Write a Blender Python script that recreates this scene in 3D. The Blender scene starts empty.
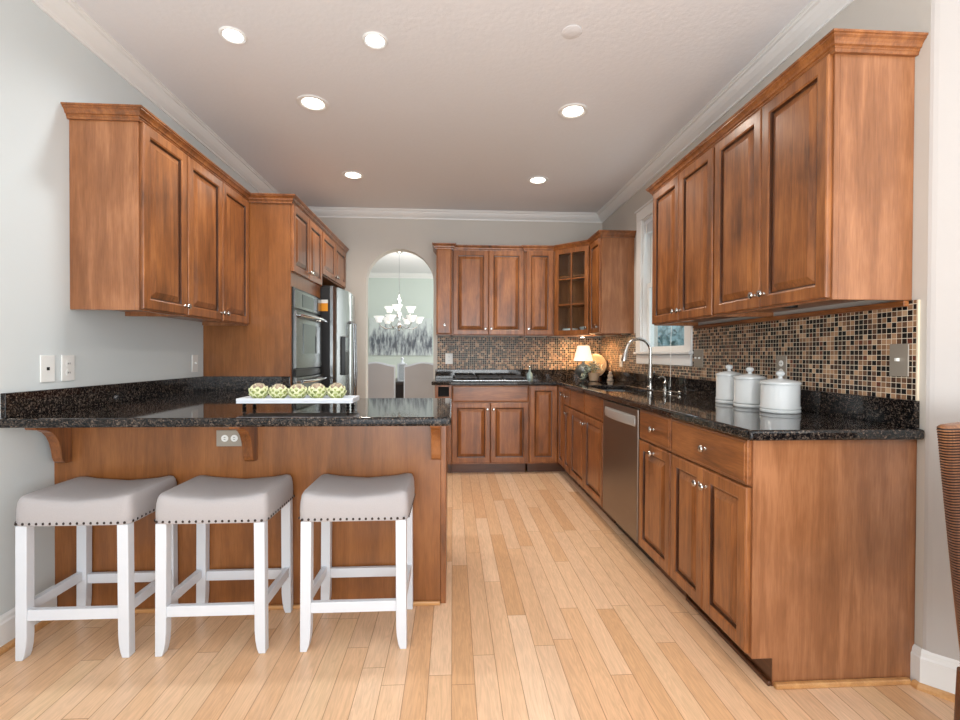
import bpy, bmesh, math, random
from mathutils import Vector, Matrix
random.seed(7)
C = bpy.context.scene.collection
SC = bpy.context.scene
PI = math.pi

# ------------------------------------------------------------------ camera
F, YAW, PITCH, ROLL, CH = 470.83, 0.0579, -0.0100, 0.0038, 1.1692
def cam_vec(xr, fw, up):
    c, s = math.cos(ROLL), math.sin(ROLL); xr, up = c*xr - s*up, s*xr + c*up
    c, s = math.cos(PITCH), math.sin(PITCH); fw, up = c*fw - s*up, s*fw + c*up
    c, s = math.cos(YAW), math.sin(YAW); xr, fw = c*xr + s*fw, -s*xr + c*fw
    return Vector((xr, fw, up))
r_, u_, b_ = cam_vec(1, 0, 0), cam_vec(0, 0, 1), -cam_vec(0, 1, 0)
cd = bpy.data.cameras.new('camera'); cam = bpy.data.objects.new('camera', cd); C.objects.link(cam)
cam.matrix_world = Matrix(((r_.x, u_.x, b_.x, 0), (r_.y, u_.y, b_.y, 0), (r_.z, u_.z, b_.z, CH), (0, 0, 0, 1)))
cd.sensor_width = 36; cd.lens = F*36/960; cd.clip_start = .05; cd.clip_end = 200
SC.camera = cam

# ------------------------------------------------------------------ world, lights, exposure
SC.view_settings.view_transform = 'Standard'; SC.view_settings.look = 'None'
SC.view_settings.gamma = 1; SC.view_settings.use_curve_mapping = False
SC.view_settings.exposure = 0.0
w = bpy.data.worlds.new('sky'); SC.world = w; w.use_nodes = True
bg = w.node_tree.nodes['Background']; bg.inputs[0].default_value = (.84, .92, 1.0, 1); bg.inputs[1].default_value = 1.6
def area(name, loc, rot, sx, sy, power, col):
    l = bpy.data.lights.new(name, 'AREA'); l.shape = 'RECTANGLE'; l.size = sx; l.size_y = sy; l.energy = power; l.color = col
    o = bpy.data.objects.new(name, l); C.objects.link(o); o.location = loc; o.rotation_euler = rot; return o
area('window_daylight_behind', (0.6, -3.4, 1.1), (math.radians(106), 0, 0), 4.2, 1.9, 85, (.93, .97, 1))
area('added_ceiling_fill', (0.2, -1.3, 1.0), (math.radians(158), 0, 0), 2.6, 1.6, 112, (.96, .985, 1))  # fill light added behind the camera, aimed up to brighten the ceiling
area('added_fill_right', (3.05, -1.8, 1.5), (math.radians(90), 0, math.radians(90)), 2.4, 1.9, 25, (.93, .97, 1))  # added fill from the right, in front of a solid wall
#area('kitchen_window_daylight', (1.85, 3.68, 1.80), (math.radians(90), 0, math.radians(90)), .80, 1.05, 10, (.85, .93, 1))
area('added_dining_fill', (1.7, 7.3, 1.5), (math.radians(90), 0, math.radians(90)), 2.4, 1.8, 75, (.93, .98, 1))  # added area light brightening the dining room, no window modelled here
SPOT_POWER = 42

# ------------------------------------------------------------------ materials
def newmat(name):
    m = bpy.data.materials.new(name); m.use_nodes = True
    nt = m.node_tree; b = nt.nodes['Principled BSDF']
    return m, nt, b
def srgb(r, g, b):
    f = lambda c: ((c/255)/12.92 if c/255 <= .04045 else ((c/255+.055)/1.055)**2.4)
    return (f(r), f(g), f(b), 1)
def N(nt, t, **kw):
    n = nt.nodes.new(t)
    for k, v in kw.items(): setattr(n, k, v)
    return n
def simple(name, col, rough=.5, metal=0, noise=0, nscale=30, bump=0, spec=.5, emit=0, coat=0):
    m, nt, b = newmat(name)
    b.inputs['Base Color'].default_value = col; b.inputs['Roughness'].default_value = rough
    b.inputs['Metallic'].default_value = metal; b.inputs['Specular IOR Level'].default_value = spec
    if coat: b.inputs['Coat Weight'].default_value = coat; b.inputs['Coat Roughness'].default_value = .05
    if emit: b.inputs['Emission Color'].default_value = col; b.inputs['Emission Strength'].default_value = emit
    tc = N(nt, 'ShaderNodeTexCoord'); ns = N(nt, 'ShaderNodeTexNoise'); ns.inputs['Scale'].default_value = nscale
    ns.inputs['Detail'].default_value = 4
    nt.links.new(tc.outputs['Object'], ns.inputs['Vector'])
    if noise:
        mr = N(nt, 'ShaderNodeMapRange'); mr.inputs[3].default_value = 1-noise; mr.inputs[4].default_value = 1+noise
        mx = N(nt, 'ShaderNodeVectorMath', operation='SCALE'); mx.inputs[0].default_value = col[:3]
        nt.links.new(ns.outputs['Fac'], mr.inputs[0]); nt.links.new(mr.outputs[0], mx.inputs['Scale'])
        nt.links.new(mx.outputs[0], b.inputs['Base Color'])
    if bump:
        bp = N(nt, 'ShaderNodeBump'); bp.inputs['Strength'].default_value = bump; bp.inputs['Distance'].default_value = .002
        nt.links.new(ns.outputs['Fac'], bp.inputs['Height']); nt.links.new(bp.outputs[0], b.inputs['Normal'])
    return m
def wood(name, dark, mid, light, horiz=False, rough=.33, axis='Z'):
    m, nt, b = newmat(name); L = nt.links.new
    tc = N(nt, 'ShaderNodeTexCoord'); oi = N(nt, 'ShaderNodeObjectInfo')
    mp = N(nt, 'ShaderNodeMapping')
    rnd = N(nt, 'ShaderNodeMath', operation='MULTIPLY'); rnd.inputs[1].default_value = 37.0
    L(oi.outputs['Random'], rnd.inputs[0])
    cmb = N(nt, 'ShaderNodeCombineXYZ')
    for i in range(3): L(rnd.outputs[0], cmb.inputs[i])
    L(tc.outputs['Object'], mp.inputs['Vector']); L(cmb.outputs[0], mp.inputs['Location'])
    st = {'Z': (14, 14, 1.1), 'X': (1.1, 14, 14), 'Y': (14, 1.1, 14)}[axis]
    mp.inputs['Scale'].default_value = st
    n1 = N(nt, 'ShaderNodeTexNoise'); n1.inputs['Scale'].default_value = 1.6; n1.inputs['Detail'].default_value = 6; n1.inputs['Distortion'].default_value = .8
    n2 = N(nt, 'ShaderNodeTexNoise'); n2.inputs['Scale'].default_value = 14; n2.inputs['Detail'].default_value = 4
    mp2 = N(nt, 'ShaderNodeMapping'); L(tc.outputs['Object'], mp2.inputs['Vector']); L(cmb.outputs[0], mp2.inputs['Location'])
    s2 = {'Z': (3, 3, 2), 'X': (2, 3, 3), 'Y': (3, 2, 3)}[axis]; mp2.inputs['Scale'].default_value = s2
    n3 = N(nt, 'ShaderNodeTexNoise'); n3.inputs['Scale'].default_value = 1.7; n3.inputs['Detail'].default_value = 3; n3.inputs['Distortion'].default_value = .4
    L(mp.outputs[0], n1.inputs['Vector']); L(mp.outputs[0], n2.inputs['Vector']); L(mp2.outputs[0], n3.inputs['Vector'])
    a = N(nt, 'ShaderNodeMath', operation='MULTIPLY_ADD'); a.inputs[1].default_value = .42
    L(n1.outputs['Fac'], a.inputs[0])
    a2 = N(nt, 'ShaderNodeMath', operation='MULTIPLY'); a2.inputs[1].default_value = .35; L(n3.outputs['Fac'], a2.inputs[0])
    L(a2.outputs[0], a.inputs[2])
    a3 = N(nt, 'ShaderNodeMath', operation='MULTIPLY_ADD'); a3.inputs[1].default_value = .23
    L(n2.outputs['Fac'], a3.inputs[0]); L(a.outputs[0], a3.inputs[2])
    cr = N(nt, 'ShaderNodeValToRGB'); e = cr.color_ramp.elements
    e[0].position = .36; e[0].color = dark; e[1].position = .63; e[1].color = light
    k = e.new(.5); k.color = mid
    L(a3.outputs[0], cr.inputs[0]); L(cr.outputs[0], b.inputs['Base Color'])
    b.inputs['Roughness'].default_value = rough; b.inputs['Coat Weight'].default_value = .25; b.inputs['Coat Roughness'].default_value = .2
    bp = N(nt, 'ShaderNodeBump'); bp.inputs['Strength'].default_value = .05; bp.inputs['Distance'].default_value = .001
    L(n2.outputs['Fac'], bp.inputs['Height']); L(bp.outputs[0], b.inputs['Normal'])
    return m
D_, M_, L_ = srgb(90, 52, 25), srgb(136, 82, 42), srgb(168, 108, 60)
W = wood('stained_maple', D_, M_, L_)
WH = wood('stained_maple_horizontal', D_, M_, L_, axis='X')
WY = wood('stained_maple_lengthwise', D_, M_, L_, axis='Y')
WP = wood('stained_maple_panel', srgb(124, 78, 46), srgb(146, 95, 60), srgb(172, 118, 80))
PEN = wood('stained_maple_peninsula', srgb(112, 66, 30), srgb(132, 80, 38), srgb(152, 96, 50))
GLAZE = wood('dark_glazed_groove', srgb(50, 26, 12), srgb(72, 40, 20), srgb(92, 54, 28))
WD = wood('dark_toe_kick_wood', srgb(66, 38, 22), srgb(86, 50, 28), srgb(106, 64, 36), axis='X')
SHOE = wood('oak_shoe_moulding', srgb(176, 124, 74), srgb(196, 144, 90), srgb(214, 164, 108), axis='X')

def floor_mat():
    m, nt, b = newmat('oak_strip_floor'); L = nt.links.new
    tc = N(nt, 'ShaderNodeTexCoord'); sp = N(nt, 'ShaderNodeSeparateXYZ'); L(tc.outputs['Object'], sp.inputs[0])
    def mth(op, a, b_=None, c=None):
        n = N(nt, 'ShaderNodeMath', operation=op)
        for i, v in enumerate((a, b_, c)):
            if v is None: continue
            if isinstance(v, (int, float)): n.inputs[i].default_value = v
            else: L(v, n.inputs[i])
        return n.outputs[0]
    pw = .083
    u = mth('DIVIDE', sp.outputs['X'], pw); iu = mth('FLOOR', u); fu = mth('FRACT', u)
    wn = N(nt, 'ShaderNodeTexWhiteNoise', noise_dimensions='1D'); L(iu, wn.inputs['W'])
    v = mth('MULTIPLY_ADD', wn.outputs['Value'], 7.3, mth('DIVIDE', sp.outputs['Y'], .95))
    iv = mth('FLOOR', v); fv = mth('FRACT', v)
    cb = N(nt, 'ShaderNodeCombineXYZ'); L(iu, cb.inputs[0]); L(iv, cb.inputs[1])
    wn2 = N(nt, 'ShaderNodeTexWhiteNoise', noise_dimensions='2D'); L(cb.outputs[0], wn2.inputs['Vector'])
    cr = N(nt, 'ShaderNodeValToRGB'); e = cr.color_ramp.elements
    e[0].position = 0; e[0].color = srgb(214, 170, 128); e[1].position = 1; e[1].color = srgb(228, 192, 152)
    for p, c in ((.08, srgb(218, 174, 134)), (.4, srgb(225, 185, 147)), (.7, srgb(233, 199, 166)), (.88, srgb(221, 182, 146))):
        k = e.new(p); k.color = c
    L(wn2.outputs['Value'], cr.inputs[0])
    # grain
    off = N(nt, 'ShaderNodeVectorMath', operation='MULTIPLY_ADD')
    L(wn2.outputs['Color'], off.inputs[0]); off.inputs[1].default_value = (20, 20, 20)
    mp = N(nt, 'ShaderNodeVectorMath', operation='MULTIPLY'); L(tc.outputs['Object'], mp.inputs[0]); mp.inputs[1].default_value = (26, 2.2, 1)
    L(mp.outputs[0], off.inputs[2])
    n1 = N(nt, 'ShaderNodeTexNoise'); n1.inputs['Scale'].default_value = 1.1; n1.inputs['Detail'].default_value = 5; n1.inputs['Distortion'].default_value = 1.3
    L(off.outputs[0], n1.inputs['Vector'])
    n2 = N(nt, 'ShaderNodeTexNoise'); n2.inputs['Scale'].default_value = 6; n2.inputs['Detail'].default_value = 3; L(off.outputs[0], n2.inputs['Vector'])
    wv = N(nt, 'ShaderNodeMath', operation='SINE'); t = mth('MULTIPLY', n1.outputs['Fac'], 42); L(t, wv.inputs[0])
    g = mth('ADD', mth('MULTIPLY', wv.outputs[0], .055), mth('MULTIPLY_ADD', n2.outputs['Fac'], .30, .85))
    sc = N(nt, 'ShaderNodeVectorMath', operation='SCALE'); L(cr.outputs[0], sc.inputs[0]); L(g, sc.inputs['Scale'])
    # seams
    d = mth('MINIMUM', fu, mth('SUBTRACT', 1.0, fu)); s1 = mth('LESS_THAN', d, .016)
    d2 = mth('MINIMUM', fv, mth('SUBTRACT', 1.0, fv)); s2 = mth('LESS_THAN', d2, .0013)
    s = mth('MAXIMUM', s1, s2)
    mx = N(nt, 'ShaderNodeMix', data_type='RGBA'); L(mth('MULTIPLY', s, .6), mx.inputs[0]); L(sc.outputs[0], mx.inputs[6]); mx.inputs[7].default_value = srgb(120, 76, 42)
    L(mx.outputs[2], b.inputs['Base Color'])
    b.inputs['Roughness'].default_value = .27; b.inputs['Specular IOR Level'].default_value = .45
    bp = N(nt, 'ShaderNodeBump'); bp.inputs['Strength'].default_value = .25; bp.inputs['Distance'].default_value = .001
    L(mth('SUBTRACT', 1.0, s), bp.inputs['Height']); L(bp.outputs[0], b.inputs['Normal'])
    return m
FLOOR = floor_mat()

def mosaic(name, ax):
    m, nt, b = newmat(name); L = nt.links.new
    tc = N(nt, 'ShaderNodeTexCoord'); sp = N(nt, 'ShaderNodeSeparateXYZ'); L(tc.outputs['Object'], sp.inputs[0])
    def mth(op, a, b_=None):
        n = N(nt, 'ShaderNodeMath', operation=op)
        for i, v in enumerate((a, b_)):
            if v is None: continue
            if isinstance(v, (int, float)): n.inputs[i].default_value = v
            else: L(v, n.inputs[i])
        return n.outputs[0]
    P = .0206
    u = mth('DIVIDE', sp.outputs[ax], P); v = mth('DIVIDE', sp.outputs['Z'], P)
    iu, iv, fu, fv = mth('FLOOR', u), mth('FLOOR', v), mth('FRACT', u), mth('FRACT', v)
    cb = N(nt, 'ShaderNodeCombineXYZ'); L(iu, cb.inputs[0]); L(iv, cb.inputs[1])
    wn = N(nt, 'ShaderNodeTexWhiteNoise', noise_dimensions='2D'); L(cb.outputs[0], wn.inputs['Vector'])
    cr = N(nt, 'ShaderNodeValToRGB'); cr.color_ramp.interpolation = 'CONSTANT'; e = cr.color_ramp.elements
    pal = [(0, (16, 12, 11)), (.22, (38, 26, 20)), (.36, (70, 46, 33)), (.50, (104, 74, 54)), (.64, (142, 106, 78)), (.78, (172, 134, 102)), (.89, (186, 154, 122)), (.95, (104, 54, 36))]
    e[0].position = 0; e[0].color = srgb(*pal[0][1]); e[1].position = pal[1][0]; e[1].color = srgb(*pal[1][1])
    for p, c in pal[2:]: k = e.new(p); k.color = srgb(*c)
    L(wn.outputs['Value'], cr.inputs[0])
    g = mth('MAXIMUM', mth('LESS_THAN', fu, .10), mth('LESS_THAN', fv, .10))
    mx = N(nt, 'ShaderNodeMix', data_type='RGBA'); L(g, mx.inputs[0]); L(cr.outputs[0], mx.inputs[6]); mx.inputs[7].default_value = srgb(228, 217, 196)
    L(mx.outputs[2], b.inputs['Base Color'])
    r = N(nt, 'ShaderNodeMapRange'); L(g, r.inputs[0]); r.inputs[3].default_value = .3; r.inputs[4].default_value = .7
    L(r.outputs[0], b.inputs['Roughness']); b.inputs['Specular IOR Level'].default_value = .25
    bp = N(nt, 'ShaderNodeBump'); bp.inputs['Strength'].default_value = .3; bp.inputs['Distance'].default_value = .001
    L(mth('SUBTRACT', 1.0, g), bp.inputs['Height']); L(bp.outputs[0], b.inputs['Normal'])
    return m
TILE_X, TILE_Y = mosaic('glass_mosaic_back', 'X'), mosaic('glass_mosaic_right', 'Y')

def granite_mat():
    m, nt, b = newmat('black_granite'); L = nt.links.new
    tc = N(nt, 'ShaderNodeTexCoord')
    v = N(nt, 'ShaderNodeTexVoronoi'); v.inputs['Scale'].default_value = 230; L(tc.outputs['Object'], v.inputs['Vector'])
    n = N(nt, 'ShaderNodeTexNoise'); n.inputs['Scale'].default_value = 75; n.inputs['Detail'].default_value = 6; n.inputs['Roughness'].default_value = .7; L(tc.outputs['Object'], n.inputs['Vector'])
    cr = N(nt, 'ShaderNodeValToRGB'); e = cr.color_ramp.elements
    e[0].position = .42; e[0].color = srgb(11, 11, 12); e[1].position = .74; e[1].color = srgb(112, 98, 86)
    k = e.new(.52); k.color = srgb(26, 24, 24); k = e.new(.60); k.color = srgb(56, 49, 45)
    ad = N(nt, 'ShaderNodeMath', operation='MULTIPLY_ADD'); sp = N(nt, 'ShaderNodeSeparateColor')
    L(v.outputs['Color'], sp.inputs[0]); L(sp.outputs[0], ad.inputs[0]); ad.inputs[1].default_value = .28
    ml = N(nt, 'ShaderNodeMath', operation='MULTIPLY'); L(n.outputs['Fac'], ml.inputs[0]); ml.inputs[1].default_value = .76; L(ml.outputs[0], ad.inputs[2])
    L(ad.outputs[0], cr.inputs[0]); L(cr.outputs[0], b.inputs['Base Color'])
    b.inputs['Roughness'].default_value = .05; b.inputs['Specular IOR Level'].default_value = .36
    return m
GRAN = granite_mat()
PAINT_L = simple('pale_grey_green_wall_paint', srgb(208, 214, 214), .85, bump=.1, nscale=120)
PAINT_B = simple('warm_grey_wall_paint', srgb(200, 195, 187), .85, bump=.1, nscale=120)
PAINT_D = simple('pale_green_wall_paint', srgb(206, 216, 208), .85, bump=.1, nscale=120)
CEIL = simple('textured_ceiling_paint', srgb(228, 228, 230), .9, noise=.02, nscale=45, bump=.6)
TRIM = simple('white_trim_paint', srgb(232, 232, 230), .4)
WPAINT = simple('white_painted_wood', srgb(216, 220, 226), .38, noise=.02, nscale=25)
FABRIC = simple('grey_linen_fabric', srgb(174, 169, 169), .95, noise=.06, nscale=260, bump=.5)
NICKEL = simple('satin_nickel', srgb(192, 189, 184), .22, metal=1)
BRONZE = simple('dark_bronze_nailhead', srgb(64, 56, 52), .35, metal=1)
BLACK = simple('black_enamel', srgb(14, 14, 15), .3)
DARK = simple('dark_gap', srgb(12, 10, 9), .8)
IRON = simple('cast_iron', srgb(58, 58, 60), .55, bump=.2)
CERAM = simple('white_glazed_ceramic', srgb(206, 210, 210), .18, coat=.5)
WPLASTIC = simple('white_plastic', srgb(232, 232, 228), .4)
TAUPE = simple('taupe_metal_plate', srgb(156, 148, 136), .4, metal=.3)
GLASSBLK = simple('dark_oven_glass', srgb(52, 60, 60), .05, spec=.8)
ORANGE = simple('orange_paper', srgb(230, 150, 30), .7)
PAPER = simple('white_paper', srgb(230, 230, 225), .7)
SHADE = simple('warm_lamp_shade_cloth', srgb(255, 238, 214), .8, emit=.9)
BULB_W = simple('warm_bulb', (1, .93, .82, 1), .5, emit=9)
BULB_C = simple('cool_bulb', (.86, .95, 1, 1), .5, emit=14)
FROST = simple('lit_frosted_glass', (1, .99, .96, 1), .4, emit=.35)
CHROME = simple('polished_chrome', srgb(225, 226, 228), .08, metal=1)
def steel_mat(name, col, axis, rough=.26):
    m, nt, b = newmat(name); L = nt.links.new
    b.inputs['Base Color'].default_value = col; b.inputs['Metallic'].default_value = 1
    tc = N(nt, 'ShaderNodeTexCoord'); mp = N(nt, 'ShaderNodeMapping'); mp.inputs['Scale'].default_value = axis
    ns = N(nt, 'ShaderNodeTexNoise'); ns.inputs['Scale'].default_value = 3; ns.inputs['Detail'].default_value = 3
    L(tc.outputs['Object'], mp.inputs[0]); L(mp.outputs[0], ns.inputs['Vector'])
    mr = N(nt, 'ShaderNodeMapRange'); mr.inputs[3].default_value = rough-.02; mr.inputs[4].default_value = rough+.03
    L(ns.outputs['Fac'], mr.inputs[0]); L(mr.outputs[0], b.inputs['Roughness'])
    return m
STEEL = steel_mat('brushed_stainless', srgb(150, 152, 152), (60, 60, 2), .24)
STEELD = steel_mat('dishwasher_stainless', srgb(142, 132, 124), (60, 60, 2), .34)
def glass_mat():
    m, nt, b = newmat('window_glass'); L = nt.links.new
    nt.nodes.remove(b); out = nt.nodes['Material Output']
    t = N(nt, 'ShaderNodeBsdfTransparent'); g = N(nt, 'ShaderNodeBsdfGlossy'); g.inputs['Roughness'].default_value = .03
    lw = N(nt, 'ShaderNodeLayerWeight'); lw.inputs[0].default_value = .5; pw_ = N(nt, 'ShaderNodeMath', operation='POWER'); pw_.inputs[1].default_value = 4; L(lw.outputs['Facing'], pw_.inputs[0]); f = N(nt, 'ShaderNodeMath', operation='MULTIPLY_ADD'); f.inputs[1].default_value = .5; f.inputs[2].default_value = .03; L(pw_.outputs[0], f.inputs[0])
    mx = N(nt, 'ShaderNodeMixShader'); L(f.outputs[0], mx.inputs[0]); L(t.outputs[0], mx.inputs[1]); L(g.outputs[0], mx.inputs[2])
    t.inputs[0].default_value = (.93, .97, .97, 1); L(mx.outputs[0], out.inputs[0])
    return m
GLASS = glass_mat()
def leaf_mat(name, a, b2, sc=20):
    m, nt, b = newmat(name); L = nt.links.new
    tc = N(nt, 'ShaderNodeTexCoord'); ns = N(nt, 'ShaderNodeTexNoise'); ns.inputs['Scale'].default_value = sc
    cr = N(nt, 'ShaderNodeValToRGB'); e = cr.color_ramp.elements; e[0].position = .35; e[0].color = a; e[1].position = .65; e[1].color = b2
    L(tc.outputs['Object'], ns.inputs['Vector']); L(ns.outputs['Fac'], cr.inputs[0]); L(cr.outputs[0], b.inputs['Base Color'])
    b.inputs['Roughness'].default_value = .55
    return m
ARTI = leaf_mat('artichoke_green', srgb(96, 108, 50), srgb(168, 176, 104), 45)
ARTIE = leaf_mat('artichoke_pale_leaf_edges', srgb(196, 200, 150), srgb(222, 222, 184), 60)
ARTIP = leaf_mat('artichoke_purple_tips', srgb(128, 108, 92), srgb(176, 156, 132), 60)
HEDGE = leaf_mat('hedge_leaves', srgb(112, 134, 134), srgb(160, 182, 184), 6)
SAGE = leaf_mat('pale_sage_leaves', srgb(120, 134, 112), srgb(206, 212, 196), 40)
LAWN = leaf_mat('lawn', srgb(70, 100, 60), srgb(110, 140, 90), 3)
def painting_mat():
    m, nt, b = newmat('abstract_grey_painting'); L = nt.links.new
    tc = N(nt, 'ShaderNodeTexCoord'); mp = N(nt, 'ShaderNodeMapping'); mp.inputs['Scale'].default_value = (16, 1, 4)
    ns = N(nt, 'ShaderNodeTexNoise'); ns.inputs['Scale'].default_value = 1.0; ns.inputs['Detail'].default_value = 5; ns.inputs['Roughness'].default_value = .65
    L(tc.outputs['Object'], mp.inputs[0]); L(mp.outputs[0], ns.inputs['Vector'])
    sp = N(nt, 'ShaderNodeSeparateXYZ'); L(tc.outputs['Object'], sp.inputs[0])
    # darker band of strokes in the middle of the canvas
    ab = N(nt, 'ShaderNodeMath', operation='ABSOLUTE'); ad = N(nt, 'ShaderNodeMath', operation='ADD'); ad.inputs[1].default_value = .12
    L(sp.outputs['Z'], ad.inputs[0]); L(ad.outputs[0], ab.inputs[0])
    mr = N(nt, 'ShaderNodeMapRange'); mr.inputs[1].default_value = .06; mr.inputs[2].default_value = .46; mr.inputs[3].default_value = -.09; mr.inputs[4].default_value = .22
    L(ab.outputs[0], mr.inputs[0]); a2 = N(nt, 'ShaderNodeMath', operation='ADD'); L(mr.outputs[0], a2.inputs[0]); L(ns.outputs['Fac'], a2.inputs[1])
    cr = N(nt, 'ShaderNodeValToRGB'); e = cr.color_ramp.elements; e[0].position = .36; e[0].color = srgb(92, 96, 104); e[1].position = .62; e[1].color = srgb(206, 214, 212)
    k = e.new(.48); k.color = srgb(160, 166, 170)
    L(a2.outputs[0], cr.inputs[0]); L(cr.outputs[0], b.inputs['Base Color']); b.inputs['Roughness'].default_value = .7
    return m
PAINTING = painting_mat()

# ------------------------------------------------------------------ mesh helpers
class G:
    def __init__(s): s.bm = bmesh.new()
    def quad(s, pts):
        return s.bm.faces.new([s.bm.verts.new(p) for p in pts])
    def box(s, x0, x1, y0, y1, z0, z1):
        v = [s.bm.verts.new((x, y, z)) for x in (x0, x1) for y in (y0, y1) for z in (z0, z1)]
        for f in ((0, 1, 3, 2), (4, 6, 7, 5), (0, 4, 5, 1), (2, 3, 7, 6), (0, 2, 6, 4), (1, 5, 7, 3)):
            s.bm.faces.new([v[i] for i in f])
        return s
    def loops(s, rings, close=True, cap0=True, cap1=True):
        R = [[s.bm.verts.new(p) for p in r] for r in rings]
        n = len(R[0])
        for a, b in zip(R, R[1:]):
            for i in range(n if close else n-1):
                j = (i+1) % n
                s.bm.faces.new((a[i], a[j], b[j], b[i]))
        if cap0: s.bm.faces.new(R[0][::-1])
        if cap1: s.bm.faces.new(R[-1])
        return s
    def lathe(s, prof, cx=0, cy=0, cz=0, n=24, axis='Z'):
        rings = []
        for r, h in prof:
            ring = []
            for i in range(n):
                a = 2*PI*i/n; p, q = max(r, 1e-4)*math.cos(a), max(r, 1e-4)*math.sin(a)
                ring.append({'Z': (cx+p, cy+q, cz+h), 'Y': (cx+p, cy+h, cz+q), '-Y': (cx+p, cy-h, cz+q), 'X': (cx+h, cy+p, cz+q)}[axis])
            rings.append(ring)
        return s.loops(rings)
    def tube(s, pts, r, n=10):
        pts = [Vector(p) for p in pts]; rs = r if isinstance(r, (list, tuple)) else [r]*len(pts)
        up = Vector((0, 0, 1)); rings = []
        t0 = (pts[1]-pts[0]).normalized()
        nrm = t0.orthogonal().normalized()
        for i, p in enumerate(pts):
            t = (pts[min(i+1, len(pts)-1)] - pts[max(i-1, 0)]).normalized()
            nrm = (nrm - t*nrm.dot(t)).normalized(); bi = t.cross(nrm)
            rings.append([p + (nrm*math.cos(2*PI*k/n) + bi*math.sin(2*PI*k/n))*rs[i] for k in range(n)])
        return s.loops(rings)
    def prism(s, outline, a0, a1, axis='X'):      # outline (u,v) extruded along axis
        f = {'X': lambda u, v, a: (a, u, v), 'Y': lambda u, v, a: (u, a, v), 'Z': lambda u, v, a: (u, v, a)}[axis]
        A = [s.bm.verts.new(f(u, v, a0)) for u, v in outline]; B = [s.bm.verts.new(f(u, v, a1)) for u, v in outline]
        n = len(A)
        for i in range(n): s.bm.faces.new((A[i], A[(i+1) % n], B[(i+1) % n], B[i]))
        s.bm.faces.new(A[::-1]); s.bm.faces.new(B)
        return s
    def cells(s, us, vs, keep, a0, a1, axis='Z'):
        f = {'X': lambda u, v, a: (a, u, v), 'Y': lambda u, v, a: (u, a, v), 'Z': lambda u, v, a: (u, v, a)}[axis]
        vt = {}
        def V(i, j, k):
            if (i, j, k) not in vt: vt[(i, j, k)] = s.bm.verts.new(f(us[i], vs[j], (a0, a1)[k]))
            return vt[(i, j, k)]
        K = lambda i, j: 0 <= i < len(us)-1 and 0 <= j < len(vs)-1 and keep((us[i]+us[i+1])/2, (vs[j]+vs[j+1])/2)
        for i in range(len(us)-1):
            for j in range(len(vs)-1):
                if not K(i, j): continue
                for k in (0, 1): s.bm.faces.new([V(i, j, k), V(i+1, j, k), V(i+1, j+1, k), V(i, j+1, k)])
                for di, dj, a, b in ((-1, 0, (i, j), (i, j+1)), (1, 0, (i+1, j), (i+1, j+1)), (0, -1, (i, j), (i+1, j)), (0, 1, (i, j+1), (i+1, j+1))):
                    if not K(i+di, j+dj): s.bm.faces.new([V(*a, 0), V(*b, 0), V(*b, 1), V(*a, 1)])
        return s
    def sweep(s, path, prof):                     # prof (out, z); outward is the right-hand side of the path
        P = [Vector((x, y)) for x, y in path]; rings = []
        for i, p in enumerate(P):
            ds = []
            if i > 0: ds.append((P[i]-P[i-1]).normalized())
            if i < len(P)-1: ds.append((P[i+1]-P[i]).normalized())
            ns = [Vector((d.y, -d.x)) for d in ds]
            if len(ns) == 2:
                m = (ns[0]+ns[1]).normalized(); m = m/m.dot(ns[0])
            else: m = ns[0]
            rings.append([(p.x+m.x*o, p.y+m.y*o, z) for o, z in prof])
        return s.loops(rings)
    def shift(s, f):
        for v in s.bm.verts: v.co = Vector(f(v.co))
        return s
def part(name, g, mat, parent=None, loc=(0, 0, 0), rz=0, bevel=0, smooth=False, seg=2, label=None):
    bm = g.bm
    bmesh.ops.recalc_face_normals(bm, faces=bm.faces)
    big = [f for f in bm.faces if len(f.verts) > 4]
    if big: bmesh.ops.triangulate(bm, faces=big)
    me = bpy.data.meshes.new(name); bm.to_mesh(me); bm.free()
    for m in (mat if isinstance(mat, (list, tuple)) else [mat]): me.materials.append(m)
    o = bpy.data.objects.new(name, me); C.objects.link(o)
    if parent: o.parent = parent
    o.location = loc; o.rotation_euler = (0, 0, rz)
    if smooth:
        me.polygons.foreach_set('use_smooth', [True]*len(me.polygons))
        me.set_sharp_from_angle(angle=math.radians(38))
    if bevel:
        b = o.modifiers.new('edge', 'BEVEL'); b.width = bevel; b.segments = seg; b.limit_method = 'ANGLE'; b.angle_limit = math.radians(40); b.harden_normals = False
    if label: o['label'] = label
    return o
def tag(o, label, cat, group=None):
    o['label'] = label; o['category'] = cat
    if group: o['group'] = group
    return o
def thing(name, label, cat, loc=(0, 0, 0), rz=0, group=None):
    o = bpy.data.objects.new(name, None); C.objects.link(o); o.empty_display_size = .1
    o.location = loc; o.rotation_euler = (0, 0, rz); return tag(o, label, cat, group)
def struct(o): o['kind'] = 'structure'; return o
def copy_tree(o, parent=None):
    c = o.copy(); C.objects.link(c); c.parent = parent
    for ch in list(o.children): copy_tree(ch, c)
    return c

# ------------------------------------------------------------------ measured places
XL, XW, YB, ZC = -1.7785, 1.666, 5.2, 2.74
XR, YE, YBF = 1.0569, 1.592, 4.61            # right base face, its near end, back base face
XUR, YU, YUF = 1.3626, 1.6176, 3.123         # right wall cabinets
XUL, YUL, YT, XT = -1.4706, 2.2964, 3.4676, -1.1666
ZU, ZT = 1.375, 2.271
YREAR = -3.6

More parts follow.
